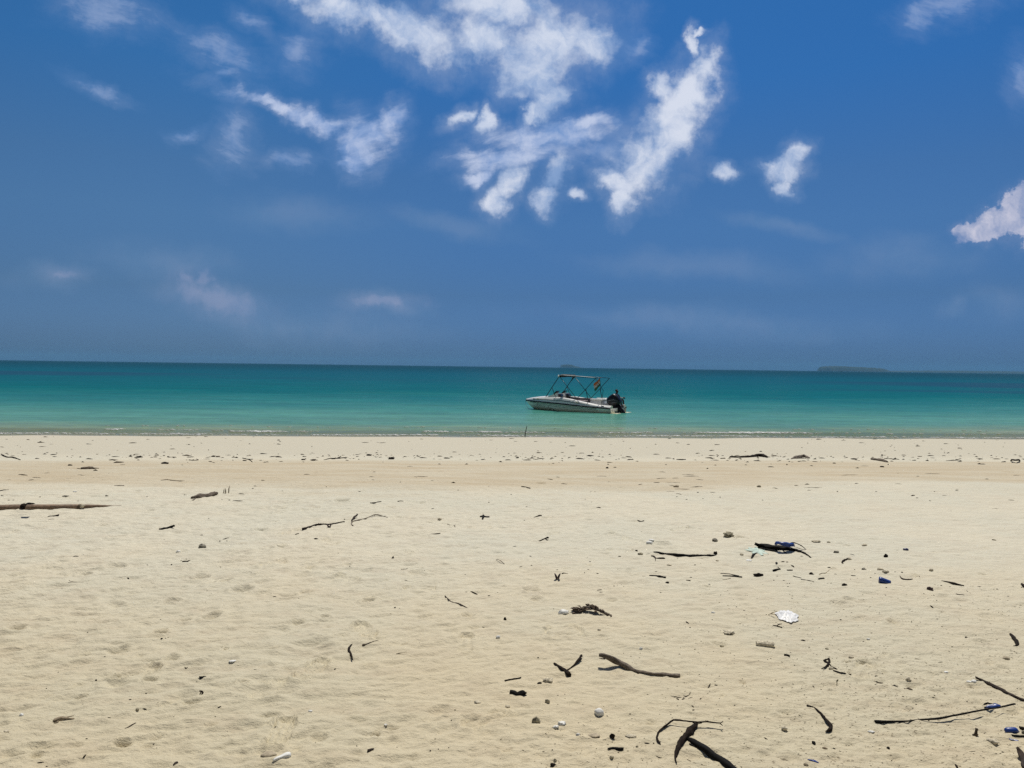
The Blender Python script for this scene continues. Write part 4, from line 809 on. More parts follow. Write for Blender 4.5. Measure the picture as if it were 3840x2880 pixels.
ST('stout dark stub, largest bit of the cluster below the forked driftwood', 'wood chip', 'wood_chip', 'A4', [(49, 1251, 20), (75, 1247, 20), (104, 1243, 16)], 'black')
ST('dark straight chip right of the stout dark stub', 'wood chip', 'wood_chip', 'A4', [(164, 1243, 11), (190, 1246, 12), (212, 1250, 12)], 'black')
ST('upright dark sliver just above the stout dark stub', 'wood chip', 'wood_chip', 'A4', [(70, 1180, 8), (75, 1192, 15), (72, 1203, 8)], 'black')
ST('thin dark twig sloping right, left of the two joined end to end', 'twig', 'twig', 'A4', [(216, 1296, 6), (250, 1305, 7), (286, 1316, 6)])
ST('thin dark twig sloping right, right of the two joined end to end', 'twig', 'twig', 'A4', [(284, 1325, 5), (340, 1339, 6), (397, 1354, 5)])
ST('wavy pale vine curling among the dark chips', 'vine', 'vine', 'A4', [(452, 1300, 4), (445, 1290, 5), (462, 1281, 5), (500, 1275, 4), (530, 1250, 4), (562, 1232, 4), (603, 1241, 3)], 'pale')
ST('stubby dark stick directly below the wavy pale vine', 'stick', 'stick', 'A4', [(435, 1333, 10), (455, 1328, 14), (483, 1326, 14)], 'black')
ST('thin dark chip left of the torn blue cup', 'wood chip', 'wood_chip', 'A4', [(719, 1294, 6), (754, 1303, 7)])
ST('bow-shaped dark pod right of the torn blue cup', 'seed pod', 'seed_pod', 'A4', [(1139, 1300, 5), (1152, 1318, 8), (1170, 1328, 11), (1205, 1334, 13), (1246, 1329, 8)], 'brown')
ST('long dark seed pod swelling to the right, far right side', 'seed pod', 'seed_pod', 'A4', [(1500, 1341, 7), (1545, 1350, 12), (1590, 1362, 20), (1640, 1373, 22), (1693, 1380, 10)], 'dark', flat=.5)
ST('short dark stick at the far right, nearer than the coiled husk', 'stick', 'stick', 'A4', [(1623, 1454, 8), (1694, 1466, 8)])
ST('dark stub cut off by the right frame edge, level with the torn blue cup', 'stick', 'stick', 'A4', [(2192, 1375, 14), (2220, 1400, 18), (2250, 1420, 14)])
def grp(name, cat, label, group, mat, items, flat=.5):
    for it in items:
        reg, x, y, w, th = it[:5]; a = it[5] if len(it) > 5 else 0
        dx = w/2*math.cos(a); dy = w/2*math.sin(a)
        mb = MB(); P, Rr = tubepts(reg, [(x-dx, y-dy, th*.35), (x-dx*.3, y-dy*.4, th), (x+dx*.4, y+dy*.3, th*.9), (x+dx, y+dy, th*.4)], .3, step=.01)
        mb.tube(P, Rr, 7, flat, .4, seed(), True, .6); o = mb.obj(name, MT[mat], rel=P[len(P)//2]); tag(o, label, cat, group)
grp('leaf', 'leaf', 'flat dark leaf blade lying on the damp sand band', 'dark leaf blades on the damp sand', 'leaf', [
 ('A1', 198, 421, 78, 11, .05), ('A1', 318, 446, 74, 7, .03), ('A1', 75, 469, 40, 9, -.1), ('A1', 270, 468, 52, 10, -.08), ('A1', 405, 402, 50, 5), ('A1', 700, 426, 60, 5), ('A2', 438, 414, 52, 8), ('A2', 60, 470, 34, 8), ('A2', 1000, 439, 44, 7), ('A2', 1330, 345, 50, 6),
 ('A3', 775, 428, 84, 6), ('A3', 1297, 393, 62, 7, .08), ('A3', 1287, 449, 86, 7, -.05), ('A3', 1548, 429, 130, 8, .03), ('A3', 1520, 413, 100, 5), ('A3', 1412, 446, 54, 8), ('A3', 1250, 484, 52, 10), ('A3', 1620, 460, 66, 6), ('A3', 1590, 532, 110, 11, -.04), ('A3', 1385, 516, 52, 9, .1), ('A3', 1470, 548, 130, 5), ('A3', 1440, 590, 50, 9, .1), ('A3', 1732, 579, 46, 7), ('A3', 395, 430, 36, 8), ('A3', 330, 454, 48, 9, .08), ('A3', 450, 492, 54, 9, .03), ('A3', 1108, 502, 36, 8, -.06), ('A3', 1390, 487, 130, 4), ('A3', 1365, 566, 70, 5),
 ('A4', 705, 420, 140, 5), ('A4', 388, 529, 156, 6), ('A4', 1420, 408, 136, 5), ('A4', 764, 496, 34, 8), ('A4', 245, 507, 38, 8, .05), ('A4', 60, 541, 48, 8, .05), ('A4', 1128, 502, 60, 5, .08), ('A4', 2103, 634, 54, 7, .03), ('A4', 1963, 706, 54, 5, .06), ('A4', 1525, 597, 42, 5), ('A4', 355, 554, 34, 7), ('A4', 2150, 425, 60, 5), ('A4', 835, 341, 64, 5)])
grp('wood_chip', 'wood chip', 'small dark wood chip lying alone on the pale sand', 'dark wood chips strewn over the pale sand', 'dark', [
 ('A1', 2086, 593, 52, 9), ('A1', 655, 1128, 48, 10, -.1), ('A1', 443, 815, 52, 6), ('A1', 18, 604, 26, 7), ('A2', 1296, 1339, 26, 9), ('A2', 1817, 1440, 22, 7), ('A2', 1438, 1233, 28, 8, -.2), ('A2', 1525, 715, 24, 9, -.2), ('A2', 518, 990, 36, 15), ('A2', 1180, 1140, 20, 17, -.8), ('A2', 895, 566, 24, 7), ('A2', 1523, 477, 26, 6),
 ('A3', 22, 1042, 30, 8), ('A3', 126, 702, 20, 9), ('A3', 929, 1129, 28, 10), ('A3', 77, 1223, 26, 10), ('A3', 168, 1207, 14, 11), ('A3', 739, 1281, 20, 9), ('A3', 404, 1336, 18, 9), ('A3', 1173, 1103, 38, 6), ('A3', 1138, 1298, 34, 5), ('A3', 768, 1445, 30, 9), ('A3', 1545, 1312, 20, 8), ('A3', 1705, 1363, 16, 10), ('A3', 1580, 1203, 16, 9), ('A3', 660, 1248, 20, 7), ('A3', 1245, 1253, 24, 8), ('A3', 160, 1128, 18, 9), ('A3', 840, 473, 26, 8),
 ('A4', 128, 1180, 30, 15), ('A4', 165, 1185, 20, 12), ('A4', 212, 1216, 28, 12, .4), ('A4', 527, 1225, 28, 12), ('A4', 357, 1176, 30, 8), ('A4', 727, 1114, 44, 7, .15), ('A4', 582, 1288, 24, 8), ('A4', 78, 1298, 18, 7), ('A4', 135, 1340, 18, 8), ('A4', 1252, 603, 34, 11, -.2), ('A4', 1288, 624, 20, 8), ('A4', 1400, 643, 20, 9), ('A4', 1631, 556, 28, 7), ('A4', 1632, 548, 26, 5), ('A4', 1890, 460, 30, 9), ('A4', 1295, 434, 24, 7), ('A4', 1655, 307, 36, 8), ('A4', 1825, 1390, 34, 7, .1), ('A4', 1497, 1381, 18, 7), ('A4', 887, 1322, 16, 7), ('A4', 1980, 1405, 16, 7), ('A4', 925, 1283, 12, 8), ('A4', 290, 1130, 24, 7), ('A4', 1098, 1270, 18, 7),
 ('B1', 905, 548, 16, 9), ('B1', 1397, 399, 22, 13, -.3), ('B1', 1428, 391, 14, 8), ('B1', 830, 748, 13, 10, .7), ('B1', 1262, 843, 16, 6), ('B1', 1125, 930, 24, 9, -.2), ('B1', 1250, 1000, 34, 11), ('B1', 1895, 998, 32, 11, -.35), ('B1', 945, 1081, 28, 6), ('B1', 728, 1417, 30, 13, -.5), ('B1', 350, 1448, 60, 12, -.15), ('B1', 748, 1260, 24, 11, -.4), ('B1', 2204, 680, 24, 6), ('B1', 1388, 212, 12, 7),
 ('B2', 160, 12, 30, 11), ('B2', 1963, 278, 22, 9), ('B2', 1240, 119, 12, 7), ('B2', 1200, 108, 10, 16, -1.1), ('B2', 2013, 2, 20, 10), ('B2', 2130, 1027, 34, 9),
 ('B3', 1514, 234, 28, 11, .4), ('B3', 1538, 275, 14, 9, .3), ('B3', 2006, 121, 20, 8), ('B3', 1704, 776, 34, 9, -.9), ('B3', 1762, 772, 26, 12, .2), ('B3', 1562, 972, 20, 10, .5), ('B3', 1568, 994, 22, 10), ('B3', 1165, 1287, 48, 11), ('B3', 1268, 1393, 52, 8, .1), ('B3', 1628, 906, 16, 11, -.6), ('B3', 272, 1355, 20, 8), ('B3', 1536, 1440, 24, 10), ('B3', 2192, 1222, 34, 12, .4),
 ('B4', 304, 372, 40, 17, .2), ('B4', 1414, 96, 32, 12, .2), ('B4', 1713, 349, 24, 12), ('B4', 1490, 566, 38, 6), ('B4', 1168, 848, 20, 9, .5), ('B4', 392, 767, 16, 11), ('B4', 937, 677, 24, 10, -.3), ('B4', 893, 314, 16, 6), ('B4', 570, 1318, 26, 14), ('B4', 1765, 1332, 54, 7), ('B4', 2026, 1334, 22, 11, .4), ('B4', 627, 203, 14, 11), ('B4', 660, 711, 10, 7), ('B4', 1720, 895, 10, 10)])
grp('speck', 'wood chip', 'tiny dark speck of wood on the open sand', 'tiny dark specks on the open sand', 'dstone', [
 ('A1', 76, 646, 17, 8), ('A1', 116, 646, 17, 7), ('A1', 345, 620, 18, 7), ('A1', 1270, 622, 12, 8), ('A1', 1595, 607, 16, 7), ('A1', 675, 661, 20, 8), ('A1', 1273, 1200, 14, 6), ('A1', 1482, 1197, 12, 14), ('A1', 1108, 1318, 16, 11), ('A1', 535, 1406, 9, 9), ('A1', 1804, 803, 10, 8), ('A1', 1905, 1224, 10, 10), ('A1', 1743, 940, 24, 8), ('A1', 1918, 636, 12, 10), ('A1', 1982, 642, 14, 8), ('A1', 2184, 548, 16, 10), ('A1', 1610, 1146, 12, 6), ('A1', 1430, 1162, 8, 6), ('A1', 1565, 1160, 8, 8), ('A1', 1900, 984, 14, 12), ('A1', 1960, 988, 10, 10),
 ('A2', 1808, 1287, 10, 8), ('A2', 711, 1105, 9, 7), ('A2', 2012, 666, 12, 9), ('A2', 1746, 556, 16, 7), ('A2', 1070, 893, 10, 7), ('A2', 810, 1230, 9, 7), ('A2', 1457, 1251, 8, 6), ('A2', 765, 813, 10, 8), ('A2', 2205, 598, 12, 8), ('A2', 608, 521, 10, 8), ('A2', 1247, 488, 8, 10), ('A2', 228, 561, 14, 6),
 ('A3', 108, 818, 12, 7), ('A3', 674, 1168, 16, 8), ('A3', 390, 1252, 18, 7), ('A3', 627, 1281, 10, 8), ('A3', 881, 1393, 9, 9), ('A3', 912, 1384, 7, 7), ('A3', 965, 1386, 7, 7), ('A3', 914, 1245, 8, 7), ('A3', 1284, 1434, 14, 8), ('A3', 1430, 1148, 12, 8), ('A3', 1803, 1460, 8, 8), ('A3', 717, 562, 14, 6), ('A3', 680, 565, 12, 6), ('A3', 1508, 633, 16, 8), ('A3', 1424, 612, 14, 7), ('A3', 1650, 628, 8, 8), ('A3', 1798, 622, 12, 8), ('A3', 1605, 582, 16, 9), ('A3', 2165, 645, 14, 7),
 ('A4', 748, 1245, 10, 7), ('A4', 712, 1331, 10, 6), ('A4', 172, 1390, 14, 7), ('A4', 1022, 1411, 14, 6), ('A4', 1308, 1312, 9, 7), ('A4', 1158, 1273, 14, 12), ('A4', 88, 1217, 10, 8), ('A4', 50, 1333, 10, 7), ('A4', 185, 1363, 12, 8), ('A4', 2193, 1395, 14, 8), ('A4', 1346, 1465, 9, 9), ('A4', 1438, 562, 10, 7), ('A4', 600, 567, 16, 7), ('A4', 935, 568, 16, 7),
 ('B1', 1313, 36, 11, 10), ('B1', 756, 325, 9, 9), ('B1', 503, 675, 10, 8), ('B1', 400, 812, 9, 8), ('B1', 1365, 962, 11, 6), ('B1', 1328, 1288, 7, 9), ('B2', 1113, 902, 9, 9), ('B2', 1719, 1003, 10, 11), ('B2', 1688, 1094, 10, 10), ('B2', 870, 1325, 9, 12), ('B2', 1218, 1316, 9, 9), ('B2', 514, 1314, 9, 8), ('B2', 1665, 1338, 11, 10), ('B2', 1506, 1350, 12, 11), ('B2', 1576, 1340, 9, 9), ('B2', 682, 657, 12, 11), ('B2', 167, 1160, 13, 10),
 ('B3', 360, 118, 8, 9), ('B3', 1940, 91, 11, 8), ('B3', 1634, 404, 10, 7), ('B3', 1997, 249, 8, 8), ('B3', 1020, 1040, 12, 10), ('B3', 1372, 1041, 10, 8), ('B3', 1877, 1070, 16, 10), ('B3', 348, 1360, 12, 10), ('B3', 456, 863, 7, 8), ('B3', 1924, 954, 9, 8), ('B3', 1990, 711, 11, 9), ('B3', 1223, 1288, 12, 9), ('B3', 225, 558, 14, 10),
 ('B4', 564, 46, 12, 8), ('B4', 1240, 224, 10, 7), ('B4', 825, 372, 15, 10), ('B4', 315, 832, 9, 8), ('B4', 1149, 662, 9, 9), ('B4', 2153, 778, 12, 9), ('B4', 1069, 1410, 11, 10), ('B4', 987, 1447, 14, 9), ('B4', 1390, 1065, 12, 9), ('B4', 558, 1091, 20, 6), ('B4', 1225, 985, 11, 7)], .7)
# ---- foreground sticks
ST('thin forked twig slanting right, alone left of the scaly palm spike', 'twig', 'twig', 'B2', [(1632, 5, 10), (1660, 32, 9), (1690, 57, 9), (1745, 68, 8), (1790, 90, 12), (1830, 108, 5)], 'brown', br=[[(1682, 50, 7), (1695, 66, 5), (1712, 68, 4), (1740, 70, 3)]])
ST('dark crescent seed pod standing alone left of centre in the foreground', 'seed pod', 'seed_pod', 'B2', [(832, 431, 4), (815, 450, 14), (801, 482, 18), (808, 515, 20), (824, 545, 16), (836, 573, 5)], 'dark')
ST('pale twig with a knob at its left end, beside the dark crescent pod', 'twig', 'twig', 'B2', [(918, 441, 14), (935, 438, 16), (950, 434, 6), (1000, 421, 5), (1058, 407, 4)], 'leaf')
ST('thin pale straw with a dark left end, right of the dark crescent pod', 'twig', 'twig', 'B2', [(1212, 518, 6), (1236, 515, 8), (1270, 510, 4), (1302, 506, 3)], 'pale')
ST('dark stick left of the V-shaped stick', 'stick', 'stick', 'B2', [(2153, 764, 15), (2185, 752, 12), (2212, 746, 12), (2250, 738, 14), (2290, 722, 8)], 'dark')
ST('short dark stub in a hollow, left foreground', 'stick', 'stick', 'B2', [(962, 1364, 20), (985, 1361, 24), (1015, 1354, 20)], 'brown')
ST('V-shaped dark stick with both arms raised off the sand', 'stick', 'stick', 'B3', [(362, 603, 10), (385, 625, 22), (430, 650, 24), (470, 675, 32), (497, 705, 30)], 'dark', br=[[(470, 662, 12), (505, 640, 12), (548, 606, 16, .004), (580, 572, 20, .008), (600, 532, 14, .012)], [(585, 575, 8, .006), (602, 560, 8, .01)]])
ST('big grey driftwood branch with a raised split left end', 'driftwood', 'driftwood', 'B3', [(752, 528, 24, .055), (790, 537, 38, .05), (860, 562, 44, .035), (940, 606, 46, .012), (1010, 642, 40), (1070, 664, 24), (1150, 685, 26), (1230, 695, 24), (1300, 703, 34), (1380, 712, 36), (1449, 716, 38)], 'grey', br=[[(800, 552, 12, .045), (770, 549, 9, .05), (752, 549, 5, .05)]], rough=.3)
ST('charred black lump with two lobes, left foreground of the V-shaped stick', 'charcoal', 'charred_stub', 'B3', [(-15, 868, 36), (15, 874, 34), (40, 884, 26), (62, 880, 30), (88, 876, 40), (112, 882, 34)], 'black', rough=.45)
ST('charred cylindrical stick below the smooth white stone', 'stick', 'charred_stick', 'B3', [(834, 1352, 26), (870, 1350, 28), (920, 1346, 28), (958, 1344, 26)], 'black', rough=.15)
ST('thin arched branch looping over the fat dark seed pod', 'branch', 'branch', 'B3', [(1284, 1318, 6), (1270, 1295, 16), (1253, 1262, 16), (1262, 1212, 14), (1300, 1172, 15), (1350, 1132, 13, .01), (1395, 1100, 14, .02), (1480, 1107, 13, .02), (1580, 1115, 13, .02), (1680, 1108, 12, .02), (1740, 1113, 11, .02), (1800, 1116, 9, .02), (1822, 1101, 6, .025)], 'dark',
   br=[[(1800, 1116, 8, .02), (1820, 1128, 5, .02)], [(1672, 1108, 9, .02), (1690, 1100, 8, .022), (1706, 1106, 5, .02)], [(1560, 1118, 7, .015), (1600, 1126, 7, .01), (1640, 1120, 5, .015)], [(1268, 1280, 9), (1286, 1280, 5)]])
ST('fat dark seed pod with a hooked lower tip, under the thin arched branch', 'seed pod', 'seed_pod', 'B3', [(1600, 1130, 14), (1578, 1150, 36), (1545, 1190, 50), (1510, 1230, 48), (1475, 1275, 44), (1445, 1325, 38), (1425, 1370, 32), (1412, 1410, 22), (1412, 1440, 11), (1422, 1465, 7)], 'dark', rough=.35, flat=1)
ST('thick black pod-like stick running off the bottom edge of the picture', 'stick', 'stick', 'B3', [(1521, 1262, 26), (1560, 1284, 44), (1640, 1335, 54), (1720, 1390, 58), (1800, 1438, 56), (1880, 1492, 54), (1990, 1565, 40)], 'black', rough=.15, br=[[(1530, 1300, 12), (1560, 1312, 16), (1590, 1328, 8)]])
grp('leaf', 'leaf', 'small dark leaf shard in the broken cluster right of the big grey driftwood', 'leaf shards in the broken cluster', 'dark', [('B3', 1430, 876, 72, 11, .05), ('B3', 1503, 872, 56, 10, -.3), ('B3', 1430, 900, 30, 12, .8), ('B3', 1480, 911, 30, 11, -.1), ('B3', 1540, 900, 44, 8, -.5), ('B3', 1390, 876, 40, 5, .2), ('B3', 1537, 857, 16, 6, -1.2)])
ST('curved dark pod blade near the right edge, mid foreground', 'seed pod', 'seed_pod', 'B4', [(2093, 312, 10), (2105, 330, 20), (2130, 360, 22), (2148, 392, 24), (2152, 420, 18), (2140, 430, 12), (2120, 430, 5)], 'dark')
ST('brown driftwood stick sloping off the right edge', 'stick', 'stick', 'B4', [(1796, 690, 16, .01), (1850, 715, 18), (1900, 740, 20), (1960, 768, 24), (2020, 800, 26), (2090, 838, 22), (2150, 866, 18), (2230, 898, 18), (2320, 930, 14)], 'brown', br=[[(1970, 775, 14), (1992, 768, 16), (2008, 776, 8)]])
ST('crescent-shaped dark stick with a hooked thick lower end', 'stick', 'stick', 'B4', [(336, 952, 12), (365, 962, 15), (402, 973, 12), (450, 1012, 18), (490, 1055, 18), (522, 1095, 22), (544, 1128, 26), (538, 1156, 26), (515, 1166, 16), (496, 1172, 5)], 'dark')
ST('longest thin black stick in the foreground, rising to the right over blue plastic', 'stick', 'stick', 'B4', [(924, 1083, 26), (960, 1084, 26), (1050, 1080, 17), (1200, 1075, 12), (1290, 1063, 9), (1360, 1061, 14, .005), (1480, 1052, 16, .012), (1600, 1027, 14, .018), (1800, 984, 12, .024), (2000, 944, 11, .03), (2134, 911, 12, .036)], 'black', rough=.15)
ST('tangled knot of dark root beside the crescent-shaped stick', 'root', 'root', 'B4', [(527, 528, 10), (500, 542, 12), (482, 545, 10), (505, 560, 14), (520, 575, 16), (498, 598, 12), (464, 608, 7)], 'dark', br=[[(527, 530, 12), (530, 560, 14), (515, 590, 14)], [(482, 545, 7), (500, 535, 8), (530, 545, 6)], [(530, 575, 8), (545, 590, 8)]])
ST('short dark twig between the tangled root and the bow-shaped twig', 'twig', 'twig', 'B4', [(552, 594, 8), (575, 606, 13), (596, 622, 9)], 'dark')
ST('bow-shaped dark twig below the tangled root', 'twig', 'twig', 'B4', [(566, 633, 10), (600, 645, 11), (640, 659, 10), (680, 668, 10), (720, 671, 9)], 'dark')
ST('dark twig under the crumpled white bag', 'twig', 'twig', 'B4', [(42, 246, 7), (75, 250, 9), (122, 259, 9)], 'dark', br=[[(75, 250, 7), (95, 240, 8), (118, 233, 6)]])
ST('small black roll of bark right of the cream coral piece', 'bark', 'bark_piece', 'B4', [(140, 512, 22), (162, 515, 22), (187, 518, 20)], 'black', rough=.1)
ST('dark triangular shard of wood left of the dimpled sand', 'wood chip', 'wood_chip', 'B1', [(1724, 757, 22), (1745, 755, 17), (1779, 744, 7)], 'black')
ST('small curled dark root in the left foreground', 'root', 'root', 'B1', [(1720, 872, 8), (1738, 874, 10), (1752, 884, 13), (1742, 895, 8)], 'dark', br=[[(1738, 875, 7), (1728, 893, 8)]])
ST('rough dark twig half buried in the left foreground', 'twig', 'twig', 'B1', [(1078, 1182, 4), (1110, 1172, 9), (1140, 1155, 10), (1172, 1132, 9)], 'brown')
ST('forked tan driftwood with a broad left end, far left foreground', 'driftwood', 'driftwood', 'B1', [(463, 1106, 26), (490, 1102, 36), (525, 1094, 38), (560, 1090, 22), (600, 1088, 12), (642, 1086, 8)], 'tan', br=[[(530, 1086, 14), (580, 1076, 10), (640, 1062, 5)], [(500, 1112, 14), (480, 1122, 10), (465, 1124, 6)]], rough=.35)
ST('brown stub at the bottom edge, left foreground', 'stick', 'stick', 'B1', [(1500, 1478, 14), (1515, 1466, 22), (1532, 1456, 20)], 'brown')
ST('small curled dark twig pair, left of the dark triangular shard', 'twig', 'twig', 'B1', [(1596, 645, 6), (1604, 656, 9), (1616, 652, 7), (1619, 642, 5)], 'dark')
ST('dark angular shard below the thin dry leaf, right foreground', 'wood chip', 'wood_chip', 'B4', [(1080, 757, 6), (1092, 770, 17), (1120, 775, 10)], 'black')
ST('thin dry leaf right of the tiny sprout', 'leaf', 'leaf', 'B4', [(918, 712, 4), (950, 718, 10), (993, 719, 8)], 'leaf', flat=.3)
ST('tan leaf lying flat in a hollow, right foreground', 'leaf', 'leaf', 'B4', [(1196, 778, 10), (1220, 787, 20), (1246, 796, 12)], 'leaf', flat=.3)
ST('tan seed pod on the crusty sand at the bottom right', 'seed pod', 'seed_pod', 'B4', [(470, 1316, 10), (490, 1326, 20), (512, 1334, 10)], 'tan')
ST('small dark curled leaf at the bottom right, left of the tan seed pod', 'leaf', 'leaf', 'B4', [(384, 1266, 14), (394, 1278, 26), (404, 1288, 14)], 'black')
ST('black stick under the blue bottle at the right edge', 'stick', 'stick', 'B4', [(2106, 1200, 12), (2150, 1203, 14), (2230, 1210, 14)], 'black')
ST('dark knobby stub above the blue bottle at the right edge', 'stick', 'stick', 'B4', [(2174, 1136, 24), (2200, 1140, 26), (2240, 1144, 24)], 'dark')
ST('thick brown branch standing at the bottom right corner', 'branch', 'branch', 'B4', [(2150, 1318, 16, .03), (2168, 1345, 28, .02), (2190, 1385, 38, .01), (2215, 1450, 44), (2240, 1520, 44)], 'brown')
ST('dark twig cut by the bottom edge, right of the crescent stick', 'twig', 'twig', 'B4', [(1617, 1455, 10), (1628, 1468, 14), (1640, 1490, 12)], 'dark')
ST('dark leaf scrap on the crushed blue plastic by the longest stick', 'leaf', 'leaf', 'B4', [(1865, 915, 10), (1890, 908, 20, .03), (1920, 910, 16, .03), (1948, 916, 10, .02)], 'black', flat=.4)
ST('yellowish bent straw among dry stems at the white bag', 'twig', 'twig', 'B4', [(2, 155, 4), (35, 140, 6, .02), (80, 122, 5, .04)], 'pale', br=[[(20, 148, 4, .01), (50, 152, 5, .02), (85, 150, 4, .03)]])
# stake at the water's edge
p = crop('A3', 110, 92); d_ = ray(1972, 1597); q = Vector((p.x+.07, p.y, EYE+(d_.z/d_.y)*p.y))
b = MB(); b.tube([p+Vector((0, 0, -.1)), p+Vector((.015, 0, .12)), q], [.014, .015, .011], 8, 1, .2, 3); o = b.obj('stake', MT['dark'], rel=p); tag(o, 'thin dark stake standing upright at the water edge left of the boat', 'stake')
# bamboo pole half buried
pole = empty('bamboo_pole', crop('A1', 500, 722), 'long bamboo pole half buried in the sand at the left edge', 'bamboo pole')
mb = MB(); P, Rr = tubepts('A1', [(-260, 742, 46), (0, 737, 46), (205, 731, 46), (500, 722, 42), (660, 714, 38), (850, 706, 24), (960, 700, 9), (1050, 695, 2)], .25, .06)
mb.tube(P, [r*(1+.0*i) for i, r in enumerate(Rr)], 14, 1, .06, 2); o = mb.obj('pole', MT['bamboo']); o.parent = pole; o.matrix_parent_inverse = Matrix.Translation(-pole.location)
for x, y, wd, mt, nm in ((205, 731, 54, 'dark', 'node_band'), (690, 713, 46, 'leaf', 'node_ridge')):
    mb = MB(); p, r = tubepts('A1', [(x-9, y, wd), (x, y, wd*1.05), (x+9, y-1, wd)], .25, .02); mb.tube(p, r, 14, 1, .05, 1); o = mb.obj(nm, MT[mt]); o.parent = pole; o.matrix_parent_inverse = Matrix.Translation(-pole.location)
RK('pale broken shell lump stuck on the bamboo pole', 'shell', 'shell', 'A1', 705, 700, 40, 40, 'coral', .5, .5, bury=.1)
ST('crumpled black leaf resting on the bamboo pole', 'leaf', 'leaf', 'A1', [(212, 696, 6, .10), (240, 686, 18, .12), (270, 688, 20, .12), (302, 684, 4, .12)], 'black', flat=.5)
# three pale plant stubs
ps = crop('A1', 1955, 586); pb = empty('plant_stub', (ps.x, ps.y, zg(ps.x, ps.y)), 'three pale dry stems sticking up together from the sand', 'plant stub')
m = px2m('A1', 1955, 586)
for dx, hh, lean in ((-20, 38, 1), (-4, 40, -2), (18, 62, 3)):
    b = MB(); b.tube([(dx*m, 0, -.03), ((dx+lean)*m, 0, hh*m*.6), ((dx+lean*2)*m, .01, hh*m)], [5*m, 4.5*m, 2*m], 7, 1, .2, hh); b.obj('stem', MT['tan'], pb)
RK('dark clump of dried seaweed at the near side of the debris line, left', 'seaweed', 'seaweed', 'A1', 768, 358, 80, 22, 'leaf', .6, .5)
ST('stringy brown seaweed strand trailing by the seaweed clump', 'seaweed', 'seaweed', 'A1', [(665, 363, 4), (720, 366, 7), (790, 362, 10), (855, 361, 6)], 'leaf')
